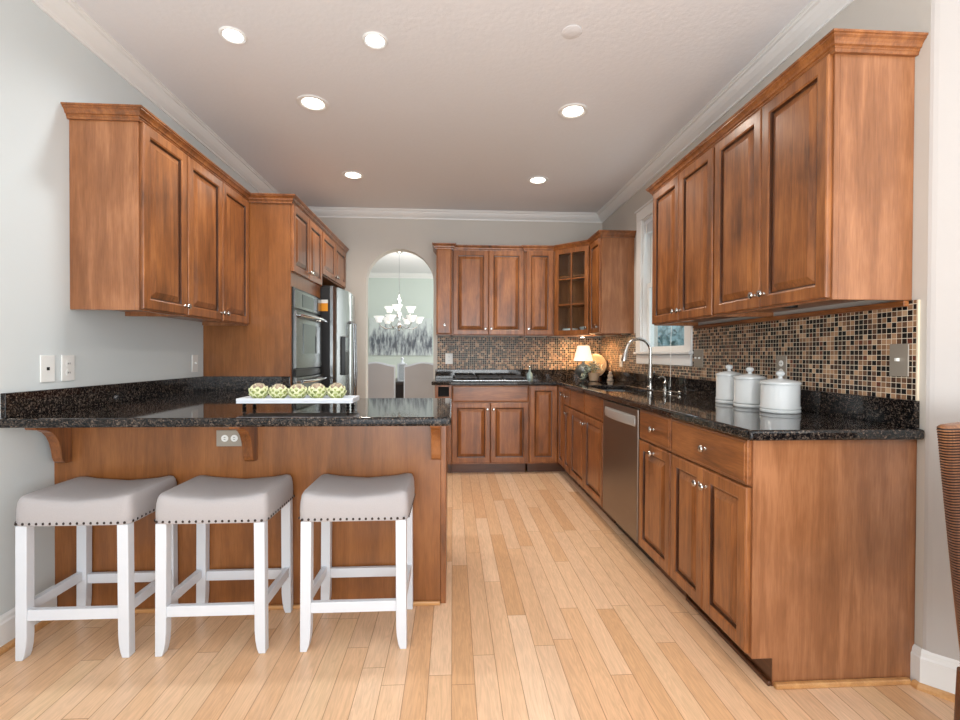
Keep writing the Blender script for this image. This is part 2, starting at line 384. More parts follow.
# ------------------------------------------------------------------ setting
fp = lambda u, v: v < 1.6 or (v < 5.33 and XL-.12 < u < XW+.14) or (v > 5.33 and u < 1.9)
us_, vs_ = [-3.2, XL-.12, XW+.14, 1.9, 3.4], [YREAR, 1.6, 5.33, 9.3]
g = G().cells(us_, vs_, fp, -.06, 0, 'Z'); struct(part('floor', g, FLOOR))
g = G().cells(us_, vs_, fp, ZC, ZC+.08, 'Z'); struct(part('ceiling', g, CEIL))
g = G().box(XL-.12, XL, YREAR, YB, 0, ZC); struct(part('wall_left', g, PAINT_L))
# back wall with the arched opening
ax0, ax1 = -.945, -.213; ar = (ax1-ax0)/2; azs = 2.327-ar
ol = [(XL-.12, 0), (ax0, 0), (ax0, azs)] + [((ax0+ax1)/2-ar*math.cos(PI*i/28), azs+ar*math.sin(PI*i/28)) for i in range(1, 28)] + [(ax1, azs), (ax1, 0), (XW+.14, 0), (XW+.14, ZC), (XL-.12, ZC)]
struct(part('wall_back', G().prism(ol, YB, YB+.13, 'Y'), PAINT_B))
WY0, WY1, WZ0, WZ1 = 3.27, 4.06, 1.205, 2.36
g = G().cells([1.565, WY0, WY1, YB], [0, WZ0, WZ1, ZC], lambda u, v: not (WY0 < u < WY1 and WZ0 < v < WZ1), XW, XW+.14, 'X')
struct(part('wall_right', g, PAINT_B))
# angled wall past the rounded outside corner
q = .7071; a0 = Vector((XW, 1.565)); a1 = a0 + Vector((q, -q))*2.2; nv = Vector((q, q))*.14
o = G().prism([tuple(a0), (XW+.004, 1.556), (XW+.012, 1.546)] + [tuple(a1), tuple(a1+nv), tuple(a0+Vector((.14, .0))), ], 0, ZC, 'Z')
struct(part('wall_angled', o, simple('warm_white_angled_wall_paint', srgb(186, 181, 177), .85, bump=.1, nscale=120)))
struct(part('wall_near_right', G().box(a1.x, a1.x+.12, YREAR, a1.y+.02, 0, ZC), PAINT_L))
struct(part('wall_far', G().box(-3.2, 3.3, 9.2, 9.3, 0, ZC), PAINT_D))
struct(part('wall_far_left', G().box(-3.2, -3.1, YB+.13, 9.2, 0, ZC), PAINT_D))
struct(part('wall_far_right', G().box(1.9, 2.0, YB+.13, 9.2, 0, ZC), PAINT_D))
cp = [(0, 2.655), (.010, 2.655), (.012, 2.668), (.020, 2.672), (.040, 2.686), (.058, 2.706), (.066, 2.722), (.078, 2.724), (.082, 2.731), (.090, 2.733), (.090, ZC), (0, ZC)]
struct(part('trim_1', G().sweep([(XL, YREAR), (XL, YB), (XW, YB), (XW, 1.565), tuple(a1)], cp), TRIM))
struct(part('trim_2', G().sweep([(-3.1, YB+.13), (-3.1, 9.2), (1.9, 9.2), (1.9, YB+.13)], cp), TRIM))
bp_ = [(0, 0), (.016, 0), (.016, .105), (.012, .112), (.010, .125), (.004, .135), (0, .135)]
sh_ = [(.016, 0), (.034, 0), (.033, .010), (.027, .018), (.016, .020)]
struct(part('baseboard_left', G().sweep([(XL, YREAR), (XL, 2.2)], bp_), TRIM))
struct(part('baseboard_right', G().sweep([(XW, 1.60), (XW, 1.565), tuple(a1)], bp_), TRIM))
struct(part('trim_3', G().sweep([(XL, YREAR), (XL, 2.19)], sh_), SHOE))
struct(part('trim_4', G().sweep([(XW, 1.575), (XW, 1.565), tuple(a1)], sh_), SHOE))
struct(part('baseboard_back', G().sweep([(-1.1, YB), (-.947, YB)], bp_), TRIM))

# kitchen window
wn_ = thing('window_1', 'white framed kitchen window over the sink', 'window', (XW, (WY0+WY1)/2, WZ0)); struct(wn_)
del wn_['category']
c = G(); ym = (WY0+WY1)/2
def wl(y): return y-ym
c.box(-.020, 0, wl(WY0-.10), wl(WY0), .0, WZ1-WZ0); c.box(-.020, 0, wl(WY1), wl(WY1+.10), .0, WZ1-WZ0)
c.box(-.022, 0, wl(WY0-.10), wl(WY1+.10), WZ1-WZ0, WZ1-WZ0+.09); c.box(-.034, 0, wl(WY0-.115), wl(WY1+.115), WZ1-WZ0+.088, WZ1-WZ0+.106)
part('casing', c, TRIM, wn_, bevel=.003)
c = G().box(-.040, .09, wl(WY0-.11), wl(WY1+.105), -.022, -.0005); part('sill', c, TRIM, wn_, bevel=.005)
c = G().box(-.018, 0, wl(WY0-.09), wl(WY1+.09), -.105, -.0225); part('apron', c, TRIM, wn_, bevel=.003)
c = G()
H = WZ1-WZ0
c.box(.0, .10, wl(WY0), wl(WY0)+.015, 0, H); c.box(0, .10, wl(WY1)-.015, wl(WY1), 0, H); c.box(0, .10, wl(WY0)+.015, wl(WY1)-.015, H-.015, H)
part('jamb', c, TRIM, wn_)
def sash(x, z0, z1, nm):
    a, b = wl(WY0)+.016, wl(WY1)-.016; s = .042
    k = G().cells([a, a+s, b-s, b], [z0, z0+s, z1-s, z1], lambda u, v: not (a+s < u < b-s and z0+s < v < z1-s), x, x+.03, 'X')
    o = part('sash', k, TRIM, wn_, bevel=.002)
    part('pane', G().box(x+.013, x+.016, a+s-.003, b-s+.003, z0+s-.003, z1-s+.003), GLASS, o)
sash(.035, .001, H/2+.02, 'lower'); sash(.067, H/2-.02, H-.016, 'upper')
bl = thing('window_blind', 'raised white slatted blind with hanging cord in the kitchen window', 'blind', (XW-.0, ym, WZ1-.017))
part('headrail', G().box(.002, .034, -.37, .37, -.04, 0), WPAINT, bl, bevel=.002)
c = G()
for i in range(9): c.box(.004, .032, -.36, .36, -.048-.0085*i, -.042-.0085*i)
part('slat_stack', c, WPAINT, bl)
part('cord', G().tube([(-.030, -.265, -.03), (-.034, -.265, -.40), (-.055, -.265, -1.10), (-.055, -.265, -1.40)], .0016, 6), WPLASTIC, bl)
part('tilt_wand', G().tube([(-.005, .30, -.045), (-.026, .33, -.42), (-.028, .42, -.86)], .0045, 6), WPLASTIC, bl)
tag(part('hedge', G(), HEDGE), 'grey green hedge outside the kitchen window', 'hedge')
hd = bpy.data.objects['hedge']; bm = bmesh.new()
bmesh.ops.create_grid(bm, x_segments=60, y_segments=12, size=1)
rr = random.Random(3); bm.clear()
for k in range(2600):
    p = Vector((rr.uniform(4.6, 5.4), rr.uniform(6, 16), rr.uniform(.02, 2.0)))
    d = Vector((rr.uniform(-1, 1), rr.uniform(-1, 1), rr.uniform(-1, 1))).normalized(); e = d.orthogonal().normalized()
    s_ = rr.uniform(.07, .14)
    bm.faces.new([bm.verts.new(p+d*s_), bm.verts.new(p+e*s_*.6), bm.verts.new(p-d*s_), bm.verts.new(p-e*s_*.6)])
bx = bmesh.ops.create_cube(bm, size=1); bmesh.ops.scale(bm, vec=(.5, 10, 1.9), verts=bx['verts']); bmesh.ops.translate(bm, vec=(5.05, 11, .93), verts=bx['verts'])
bm.to_mesh(hd.data); bm.free()
struct(part('ground', G().box(3.4, 30, 2, 60, -.3, -.1), LAWN))

# ------------------------------------------------------------------ cabinets
def knob(parent, x, z, y=-.020):
    k = G().lathe([(.0075, 0), (.0075, .003), (.0048, .006), (.0048, .014), (.0135, .018), (.0150, .023), (.0125, .028), (.004, .030)], n=18, axis='-Y')
    return part('knob', k, NICKEL, parent, (x, y, z), smooth=True)
def door(parent, x0, x1, z0, z1, kn=None, style='raised', mat=None, name='door'):
    w_, h_ = x1-x0, z1-z0; cx, cz = (x0+x1)/2, (z0+z1)/2
    k = G(); hw, hh = w_/2, h_/2
    if style == 'raised':
        r = min(.054, w_*.30)
        pr = [(0, 0), (0, .014), (.0015, .0175), (.006, .020), (r-.008, .020), (r-.004, .0175), (r-.001, .0165), (r+.001, .006), (r+.006, .005), (r+.008, .007), (min(r+.036, w_/2-.002), .0185)]
    elif style == 'slab':
        pr = [(0, 0), (0, .012), (.002, .015), (.010, .017), (.013, .020)]
    if style != 'glass':
        rings = [[(-hw+i, -y, -hh+i), (hw-i, -y, -hh+i), (hw-i, -y, hh-i), (-hw+i, -y, hh-i)] for i, y in pr]
        k.loops(rings)
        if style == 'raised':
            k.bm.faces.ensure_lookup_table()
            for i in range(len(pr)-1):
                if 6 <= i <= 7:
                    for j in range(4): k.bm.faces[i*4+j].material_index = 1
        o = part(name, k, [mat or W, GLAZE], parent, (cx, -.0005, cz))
    else:
        s = .045
        us = [-hw, -hw+s, -.007, .007, hw-s, hw]; t = (h_-2*s); m = .007
        vs = [-hh, -hh+s, -hh+s+t/3-m, -hh+s+t/3+m, -hh+s+2*t/3-m, -hh+s+2*t/3+m, hh-s, hh]
        def keep(u, v):
            inu = (us[1] < u < us[2]) or (us[3] < u < us[4]); inv = any(vs[j] < v < vs[j+1] for j in (1, 3, 5))
            return not (inu and inv)
        k.cells(us, vs, keep, -.020, 0, 'Y')
        o = part(name, k, W, parent, (cx, -.0005, cz), bevel=.002)
        part('pane', G().box(us[1]-.004, us[4]+.004, -.009, -.006, vs[1]-.004, vs[6]+.004), GLASS, o)
    if kn: knob(o, kn[0]-cx, kn[1]-cz)
    return o
G_U, G_B = 'wall cabinets', 'base cabinets'
def cab(name, label, loc, rz, w_, d, z0, z1, group=None, toe=False, recess=True, body=WP, hollow=False, notch=False, open_top=False):
    t = thing(name, label, 'cabinet', (loc[0], loc[1], 0), rz, group)
    k = G()
    if notch:
        k.prism([(0, z0), (0, z1), (d, z1), (d, .0008), (.0765, .0008), (.0765, z0)], 0, w_, 'X')
    elif open_top:
        th = .018
        k.box(0, th, 0, d, z0, z1); k.box(w_-th, w_, 0, d, z0, z1); k.box(th, w_-th, 0, d, z0, z0+th); k.box(th, w_-th, 0, th, z0+th, z1); k.box(th, w_-th, d-th, d, z0+th, z1)
    elif hollow:
        th = .018
        k.box(0, th, 0, d, z0, z1); k.box(w_-th, w_, 0, d, z0, z1); k.box(th, w_-th, 0, d, z0, z0+th); k.box(th, w_-th, 0, d, z1-th, z1); k.box(th, w_-th, d-th, d, z0+th, z1-th)
    elif recess:      # wall cabinet: bottom set up behind the face frame
        k.box(0, w_, 0, .019, z0, z1); k.box(0, .012, .0191, d, z0, z1); k.box(w_-.012, w_, .0191, d, z0, z1); k.box(.0121, w_-.0121, .0191, d, z0+.022, z1)
    else:
        k.box(0, w_, 0, d, z0, z1)
    part('body', k, body, t, bevel=.0015, seg=1)
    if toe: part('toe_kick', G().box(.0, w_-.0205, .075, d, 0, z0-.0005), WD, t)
    return t
RR, RL, RB = -PI/2, PI/2, 0
e = .0006
# right wall cabinets (local x runs towards the camera)
yA, yB2 = YUF, (YUF+YU)/2
for (yt, yb, lab) in ((yA, yB2, 'brown double door wall cabinet next to the window on the right wall'), (yB2, YU, 'brown double door wall cabinet nearest the camera on the right wall, lit end panel')):
    wd = yt-yb
    t = cab('wall_cabinet', lab, (XUR, yt-e, 0), RR, wd-2*e, XW-XUR-.001, ZU, ZT)
    door(t, .008, wd/2-.0015, ZU+.008, ZT-.014, (wd/2-.030, ZU+.065)); door(t, wd/2+.0015, wd-.010, ZU+.008, ZT-.014, (wd/2+.030, ZU+.065))
part_r = tag(part('light_rail', G().box(XW-.030, XW-.0090, YU+.004, YUF-.004, ZU-.022, ZU-.0005), WY, bevel=.002), 'dark wooden cleat strip under the right wall cabinets', 'moulding')
# left wall cabinets (local x runs away from the camera)
yl = [YUL, YUL+.381, YUL+1.1700]
t = cab('wall_cabinet', 'single door wall cabinet nearest the camera on the left wall', (XUL, yl[0]+e), RL, .381-2*e, XUL-XL-.001, ZU, ZT)
door(t, .010, .374, ZU+.008, ZT-.014, (.348, ZU+.055))
t = cab('wall_cabinet', 'double door wall cabinet on the left wall beside the oven cabinet', (XUL, yl[1]+e), RL, .789-2*e, XUL-XL-.001, ZU, ZT)
door(t, .006, .392, ZU+.008, ZT-.014, (.368, ZU+.055)); door(t, .396, .780, ZU+.008, ZT-.014, (.420, ZU+.055))
# tall oven cabinet
t = cab('oven_cabinet', 'tall cabinet with plain side panel holding the double oven', (XT, YT+e), RL, .762-2*e, XT-XL-.001, .10, ZT, recess=False, toe=True, body=PEN)
door(t, .008, .380, 1.772, ZT-.014, (.356, 1.82)); door(t, .383, .752, 1.772, ZT-.014, (.407, 1.82)); door(t, .02, .742, .13, .36, style='slab', mat=WH, name='drawer')
# fridge surround cabinet
t = cab('wall_cabinet', 'double door cabinet above the refrigerator', (XT, YT+.762+e), RL, .915-2*e, XT-XL-.001, 1.875, ZT, recess=False)
door(t, .008, .455, 1.885, ZT-.014, (.430, 1.925)); door(t, .458, .905, 1.885, ZT-.014, (.483, 1.925))
tag(part('refrigerator_side_panel', G().box(XL+.001, XT, YT+1.6785, YT+1.6965, 0, ZT), W), 'narrow wooden panel on the far side of the refrigerator', 'panel')
# back wall cabinets
zb = ZU
YP, YD, YS = 4.842, 4.905, 4.880
t = cab('wall_cabinet', 'narrow pull-out wall cabinet beside the arched opening', (-.170, YP), RB, .158, YB-YP-.001, zb, ZT)
door(t, .004, .154, zb+.008, ZT-.014, (.085, zb+.10), style='slab')
t = cab('wall_cabinet', 'double door wall cabinet above the cooktop', (-.010, YD), RB, .760, YB-YD-.001, zb, ZT)
door(t, .012, .379, zb+.008, ZT-.014, (.350, zb+.07)); door(t, .382, .750, zb+.008, ZT-.014, (.411, zb+.07))
t = cab('wall_cabinet', 'single door wall cabinet left of the glass corner cabinet', (.752, YS), RB, .3035, YB-YS-.001, zb, ZT)
door(t, .010, .294, zb+.008, ZT-.014, (.036, zb+.07))
dl = math.hypot(XUR-1.056, YS-4.59); da = -math.atan2(YS-4.59, XUR-1.056)
t = cab('corner_cabinet', 'diagonal corner wall cabinet with six-pane glass door', (1.0565, YS-.0005), da, dl-.001, .27, zb, ZT, hollow=True)
door(t, .018, dl-.018, zb+.008, ZT-.014, (dl-.040, zb+.07), style='glass')
part('shelf', G().box(.019, dl-.020, .02, .25, zb+.31, zb+.325), W, t); part('shelf', G().box(.019, dl-.020, .02, .25, zb+.60, zb+.615), W, t)
t = cab('wall_cabinet', 'narrow wall cabinet left of the window with pale end panel', (XUR, 4.589), RR, .339, XW-XUR-.001, zb, ZT)
door(t, .010, .328, zb+.008, ZT-.014, (.300, zb+.06))
ca, sa = math.cos(da), math.sin(da)
def dg(x, y): return (1.0565+ca*x-sa*y, YS+sa*x+ca*y)
p = dg(.12, .13); tag(part('plate_stack', G().lathe([(.05, 0), (.085, .01), (.085, .055), (.08, .058)], n=28), CERAM, loc=(p[0], p[1], zb+.0185), smooth=True), 'stack of white plates behind the left panes of the glass corner cabinet', 'plates')
p = dg(.31, .12); tag(part('bowl', G().lathe([(.03, 0), (.035, .006), (.065, .05), (.07, .07), (.066, .07), (.055, .03), (.004, .012)], n=28), CERAM, loc=(p[0], p[1], zb+.0185), smooth=True), 'white bowl behind the right panes of the glass corner cabinet', 'bowl')
# crowns
ccp = [(0, 2.252), (.012, 2.252), (.014, 2.262), (.017, 2.265), (.017, 2.270), (.024, 2.273), (.026, 2.281), (.032, 2.290), (.040, 2.295), (.040, 2.300), (.045, 2.302), (.046, 2.309), (0, 2.309)]
ccp = [(o_-.0 if o_ else .0008, z_) for o_, z_ in ccp]
tag(part('cabinet_crown', G().sweep([(XL+.001, YUL), (XUL, YUL), (XUL, YT), (XT, YT), (XT, YB-.03)], ccp), W, smooth=False), 'stepped wooden crown along the left wall cabinets and oven cabinet', 'moulding')
tag(part('cabinet_crown', G().sweep([(XW-.001, YUF), (XUR, YUF), (XUR, YU), (XW-.001, YU)], ccp), W), 'wooden crown along the top of the right wall cabinets', 'moulding')
tag(part('cabinet_crown', G().sweep([(-.170, YB-.001), (-.170, YP), (-.011, YP), (-.011, YD), (.751, YD), (.751, YS), (1.056, YS), (XUR, 4.59), (XUR, 4.25), (XW-.001, 4.25)], ccp), W), 'wooden crown stepping along the back and corner wall cabinets', 'moulding')

# base cabinets
ZB0, ZB1 = .10, .876
D1, D0 = .872, .712            # drawer
P1, P0 = .704, .115            # door
dep = XW-XR-.001
def bc(name, label, y1, y0, **kw):
    return cab(name, label, (XR, y1-e), RR, y1-y0-2*e, dep, ZB0, ZB1, recess=False, **{'toe': True, **kw}), y1-y0
t, wd = bc('base_cabinet', 'base cabinet with wide drawer and two doors nearest the camera on the right', 2.185, YE, notch=True, toe=False)
door(t, .004, wd-.012, D0, D1, (wd*.53, .79), 'slab', WH, 'drawer'); door(t, .004, wd/2-.005, P0, P1, (wd/2-.030, .635)); door(t, wd/2-.002, wd-.012, P0, P1, (wd/2+.025, .635))
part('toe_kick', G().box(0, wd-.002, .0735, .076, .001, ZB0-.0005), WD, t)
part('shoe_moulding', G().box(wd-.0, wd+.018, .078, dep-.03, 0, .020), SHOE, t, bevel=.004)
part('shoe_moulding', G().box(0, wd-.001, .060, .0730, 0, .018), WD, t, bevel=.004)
t, wd = bc('base_cabinet', 'narrow base cabinet with one drawer and pull-out door beside the dishwasher', 2.572, 2.185)
door(t, .006, wd-.006, D0, D1, (wd*.53, .79), 'slab', WH, 'drawer'); door(t, .006, wd-.006, P0, P1, (wd*.53, .665))
t, wd = bc('base_cabinet', 'sink base cabinet with two false drawer fronts and two doors', 4.105, 3.197, open_top=True)
for a_, b2_ in ((.004, .452), (.455, wd-.006)): door(t, a_, b2_, D0, D1, None, 'slab', WH, 'drawer_front')
door(t, .004, .452, P0, P1, (.425, .635)); door(t, .455, wd-.006, P0, P1, (.482, .635))
t, wd = bc('base_cabinet', 'very narrow drawer and door cabinet between sink and corner', 4.335, 4.105)
door(t, .004, wd-.004, D0, D1, (wd*.5, .795), 'slab', WH, 'drawer'); door(t, .004, wd-.004, P0, P1, (wd*.5, .645))
t = thing('corner_base_cabinet', 'corner base cabinet with folding doors meeting in the corner', 'cabinet', (XR, YBF, 0))
k = G().cells([-.305, 0, XW-XR-.001], [-.2745, 0, YB-YBF-.001], lambda u, v: not (u < 0 and v < 0), ZB0, ZB1, 'Z')
part('body', k, W, t, bevel=.0015)
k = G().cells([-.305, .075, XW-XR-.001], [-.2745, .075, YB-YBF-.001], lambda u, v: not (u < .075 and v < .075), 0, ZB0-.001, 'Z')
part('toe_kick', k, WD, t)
door(t, -.298, -.022, P0, D1)
o = door(t, 0, .25, P0, D1, (.22, .80)); o.location = (-.0005, -.147, (P0+D1)/2); o.rotation_euler = (0, 0, RR)
t = cab('base_cabinet', 'base cabinet below the cooktop with one wide panel and two doors', (-.010+e, YBF), RB, .762-2*e, YB-YBF-.001, ZB0, ZB1, toe=True, recess=False)
door(t, .004, .758, D0, D1, None, 'slab', WH, 'drawer_front'); door(t, .004, .379, P0, P1, (.350, .640)); door(t, .382, .758, P0, P1, (.411, .640))
t = thing('base_cabinet', 'slim end cabinet with a square open cubby beside the arch', 'cabinet', (-.172, YBF, 0))
k = G().cells([0, .030, .137, .160], [ZB0, .762, .860, ZB1], lambda u, v: not (.03 < u < .137 and .762 < v < .86), 0, .30, 'Y'); k.box(0, .160, .3005, YB-YBF-.001, ZB0, ZB1)
part('body', k, W, t); part('toe_kick', G().box(0, .160, .075, YB-YBF-.001, 0, ZB0-.001), WD, t)
part('cubby_shade_block', G().box(.0305, .1365, .06, .2995, .7625, .8595), DARK, t)  # near-black block imitates the shade inside the open cubby

# peninsula
pn = thing('peninsula_cabinet', 'brown panelled peninsula base behind the three stools', 'cabinet', (XL, 2.208, 0))
PX = -.055-XL
part('body', G().box(.002, PX, .006, .60, .0, .876), WD, pn)
part('back_panel', G().box(.001, PX, -.0, .0055, .0, .876), PEN, pn)
part('end_panel', G().box(PX+.0005, PX+.026, .004, .60, 0, .876), W, pn, bevel=.002)
part('shoe_moulding', G().box(.03, PX, -.016, -.0005, 0, .019), SHOE, pn, bevel=.004)
def corbel(x):
    pts = [(-.0008, .8755), (-.183, .8755), (-.187, .865), (-.180, .856), (-.160, .852), (-.130, .846), (-.105, .833), (-.085, .812), (-.070, .784), (-.060, .750), (-.054, .715), (-.046, .697), (-.032, .687), (-.0008, .685)]
    part('corbel', G().prism(pts, x-XL, x-XL+.044, 'X'), W, pn, bevel=.002)
for x in (-1.745, -.934, -.097): corbel(x)
t = cab('base_cabinet', 'base cabinet on the left wall under the granite, behind the peninsula', (XT, 2.8105), RL, YT-2.8105-.002, XT-XL-.001, ZB0, ZB1, toe=True, recess=False)
door(t, .03, .64, D0, D1, (.34, .79), 'slab', WH, 'drawer'); door(t, .03, .333, P0, P1, (.30, .63)); door(t, .337, .64, P0, P1, (.37, .63))

# granite
t = thing('granite_countertop', 'black granite counter over the peninsula and left base cabinets', 'countertop')
k = G().cells([XL+.001, -1.135, -.005], [1.940, 2.815, YT-.001], lambda u, v: v < 2.815 or u < -1.135, .8765, .914, 'Z')
part('slab', k, GRAN, t, bevel=.010, seg=3)
k = G().box(XL+.001, XL+.021, 1.958, YT-.0215, .9142, 1.0124); k.box(XL+.001, XT-.0, YT-.021, YT-.001, .9142, 1.0124)
part('backsplash', k, GRAN, t, bevel=.002)
t = thing('granite_countertop', 'black granite counter with sink along the right and back walls', 'countertop')
SX0, SX1, SY0, SY1 = 1.125, 1.500, 3.30, 4.02
k = G().cells([-.205, 1.022, SX0, SX1, XW-.001], [1.561, SY0, SY1, 4.575, YB-.001], lambda u, v: (v > 4.575 or u > 1.022) and not (SX0 < u < SX1 and SY0 < v < SY1), .8765, .914, 'Z')
part('slab', k, GRAN, t, bevel=.010, seg=3)
k = G().box(XW-.021, XW-.001, 1.585, YB-.0215, .9142, 1.0124); k.box(-.190, XW-.001, YB-.021, YB-.001, .9142, 1.0124)
part('backsplash', k, GRAN, t, bevel=.002)
# mosaic tile
k = G().cells([1.594, WY0-.10, WY1+.10, YB-.0105], [1.013, 1.098, ZU-.001], lambda u, v: not (WY0-.10 < u < WY1+.10 and v > 1.098), XW-.008, XW-.0005, 'X')
t = thing('tile_backsplash', 'brown and black glass mosaic tiles on the right wall above the counter', 'backsplash')
part('tiles', k, TILE_Y, t); part('edge_strip', G().box(XW-.009, XW-.0005, 1.588, 1.5938, 1.0128, ZU-.001), simple('cream_grout', srgb(222, 208, 184), .6), t)
tag(part('tile_backsplash', G().box(-.170, XW-.001, YB-.0095, YB-.0005, 1.013, ZU-.001), TILE_X), 'brown and black glass mosaic tiles on the back wall behind the cooktop', 'backsplash')

# sink
sk = thing('sink', 'stainless steel undermount sink basin below the window', 'sink', ((SX0+SX1)/2, (SY0+SY1)/2, .8765))
a, b2, dz = (SX1-SX0)/2+.01, (SY1-SY0)/2+.01, .20
rings = [[(-a*s, -b2*s2, z), (a*s, -b2*s2, z), (a*s, b2*s2, z), (-a*s, b2*s2, z)] for s, s2, z in ((1, 1, -.0005), (.95, .97, -.0005), (.93, .96, -.18), (.85, .93, -.195))]
k = G().loops(rings, cap0=False); part('basin', k, STEEL, sk, bevel=.008)
part('drain', G().lathe([(.045, 0), (.045, .004), (.03, .003), (.004, .001)], n=24), CHROME, sk, (0, 0, -.195), smooth=True)
# faucet
fc = thing('faucet', 'tall gooseneck pull-down faucet behind the sink', 'faucet', (1.572, 3.665, .9142))
part('body', G().lathe([(.030, 0), (.030, .008), (.024, .014), (.022, .06), (.026, .075), (.022, .10), (.019, .13), (.013, .20)], n=24), NICKEL, fc, smooth=True)
pts = []
for i in range(21):
    a = PI*i/20*.93; pts.append((-.098+.098*math.cos(a), 0, .292+.098*math.sin(a)))
pts = [(0, 0, .19), (0, 0, .24)] + pts
part('spout', G().tube(pts, .0125, 14), NICKEL, fc, smooth=True)
ex, ez = pts[-1][0], pts[-1][2]
part('spray_head', G().tube([(ex, 0, ez), (ex-.012, 0, ez-.045), (ex-.020, 0, ez-.085), (ex-.022, 0, ez-.10)], [.014, .017, .022, .021], 16), NICKEL, fc, smooth=True)
part('handle', G().tube([(0, -.018, .075), (0, -.045, .085), (-.004, -.085, .13)], [.012, .010, .006], 12), NICKEL, fc, smooth=True)
t = thing('soap_dispenser', 'short curved metal soap dispenser beside the faucet', 'dispenser', (1.572, 3.40, .9142))
part('base', G().lathe([(.021, 0), (.021, .006), (.014, .012), (.013, .045), (.017, .055), (.010, .065)], n=20), NICKEL, t, smooth=True)
part('spout', G().tube([(0, 0, .06), (0, 0, .085), (-.012, 0, .098), (-.035, 0, .100), (-.050, 0, .090)], [.008, .008, .0075, .007, .006], 12), NICKEL, t, smooth=True)
t = thing('sink_stopper', 'small metal stopper with long handle lying on the counter near the canisters', 'stopper', (1.50, 3.05, .9142))
part('plug', G().lathe([(.018, 0), (.028, .004), (.028, .010), (.008, .014)], n=20), NICKEL, t, (0, .12, 0), smooth=True)
part('handle', G().tube([(0, .12, .013), (0, .06, .012), (0, 0, .012), (0, -.01, .012)], [.005, .004, .004, .009], 10), NICKEL, t, smooth=True)
part('tip', G().lathe([(.004, 0), (.013, .006), (.014, .018), (.008, .026)], n=16), NICKEL, t, (0, -.02, 0), smooth=True)

# dishwasher
dw = thing('dishwasher', 'stainless steel dishwasher between the base cabinets', 'dishwasher', (XR, 3.196, 0), RR)
WDW = 3.196-2.573
part('body', G().box(.002, WDW-.002, .012, dep, .105, .874), BLACK, dw)
part('door', G().box(.008, WDW-.008, -.020, .011, .115, .868), STEELD, dw, bevel=.004)
k = G(); rings = []
for i in range(13):
    u = i/12; x = .045+u*(WDW-.09); bo = .020+.028*math.sin(PI*u)**.6 if 0 < u < 1 else .0205
    rings.append([(x, -.0202, .765), (x, -bo, .770), (x, -bo-.004, .79), (x, -bo, .822), (x, -.0202, .828)])
k.loops(rings); part('handle', k, simple('silver_handle', srgb(190, 188, 184), .3, metal=.55), dw, smooth=True)
part('toe_kick', G().box(.002, WDW-.002, .075, dep, 0, .104), BLACK, dw)

# double oven
ov = thing('double_oven', 'stainless double wall oven set in the tall cabinet', 'oven', (XT-.001, YT+.025, 0), RL)
WO = .712
part('frame', G().box(0, WO, -.012, -.0015, .40, 1.662), BLACK, ov)
k = G(); 
def bow(x0, x1, z0, z1, d0, d1, n=12, base=-.0125):
    k = G(); rings = []
    for i in range(n+1):
        u = i/n; x = x0+(x1-x0)*u; y = -(d0+(d1-d0)*math.sin(PI*u))
        rings.append([(x, base, z0), (x, y, z0+.004), (x, y, z1-.004), (x, base, z1)])
    return k.loops(rings)
part('control_panel', bow(.012, WO-.012, 1.508, 1.650, .020, .032), STEEL, ov, smooth=True)
part('display', bow(.16, WO-.16, 1.528, 1.630, .0300, .0335, base=-.02), GLASSBLK, ov, smooth=True)
for (z0, z1, nm) in ((1.065, 1.492, 'upper'), (.450, 1.005, 'lower')):
    d = part('oven_door', bow(.012, WO-.012, z0, z1, .030, .046), STEEL, ov, smooth=True)
    part('window', bow(.14, WO-.14, z0+.11, z1-.085, .0430, .0475, base=-.03), GLASSBLK, d, smooth=True)
    hz = z1-.035
    k = G(); pts = [(.03+(WO-.06)*i/14, -(.066+.034*math.sin(PI*i/14)), hz) for i in range(15)]; k.tube(pts, .012, 12)
    for x in (.07, WO-.07): k.tube([(x, -.034, hz), (x, -.078, hz)], .008, 8)
    part('handle', k, CHROME, d, smooth=True)
part('vent_strip', G().box(.012, WO-.012, -.028, -.0125, 1.012, 1.058), BLACK, ov)

# refrigerator
FY0 = YT+.762+.014
fr = thing('refrigerator', 'stainless side-by-side refrigerator with water dispenser beside the oven', 'refrigerator', (XT, FY0, 0), RL)
WF = .885
part('case', G().box(0, WF, -.080, .58, .02, 1.765), simple('dark_grey_fridge_case', srgb(26, 26, 28), .65), fr, bevel=.004)
def fdoor(x0, x1, z0, z1):
    k = G(); rings = []
    for i in range(13):
        u = i/12; x = x0+(x1-x0)*u; gx = x/WF
        y = -(.118+.050*math.sin(PI*gx)) + (.012 if i in (0, 12) else 0)
        rings.append([(x, -.0805, z0), (x, y, z0), (x, y, z1), (x, -.0805, z1)])
    return k.loops(rings)
d1 = part('door', fdoor(.0, .432, .06, 1.775), STEEL, fr, smooth=True)
d2 = part('door', fdoor(.438, WF, .06, 1.775), STEEL, fr, smooth=True)
k = G().box(.170, .335, -.1755, -.130, .98, 1.34); dsp = part('dispenser', k, BLACK, d1, bevel=.006)
part('dispenser_panel', G().box(.180, .325, -.1785, -.1757, 1.20, 1.33), STEEL, dsp)
for x, dd in ((.395, d1), (.480, d2)):
    part('handle', G().tube([(x, -.150, .62), (x, -.205, .65), (x, -.215, 1.0), (x, -.205, 1.47), (x, -.150, 1.50)], .011, 10), STEEL, dd, smooth=True)
part('hinge_cover', G().box(.02, .12, -.10, .0, 1.7655, 1.785), BLACK, fr, bevel=.003)
t = tag(part('energy_tag', G().box(-1.163, -1.105, -.0018, -.0006, 1.555, 1.625), ORANGE, loc=(0, FY0, 0)), 'orange and white tag hanging on the side of the refrigerator', 'tag')
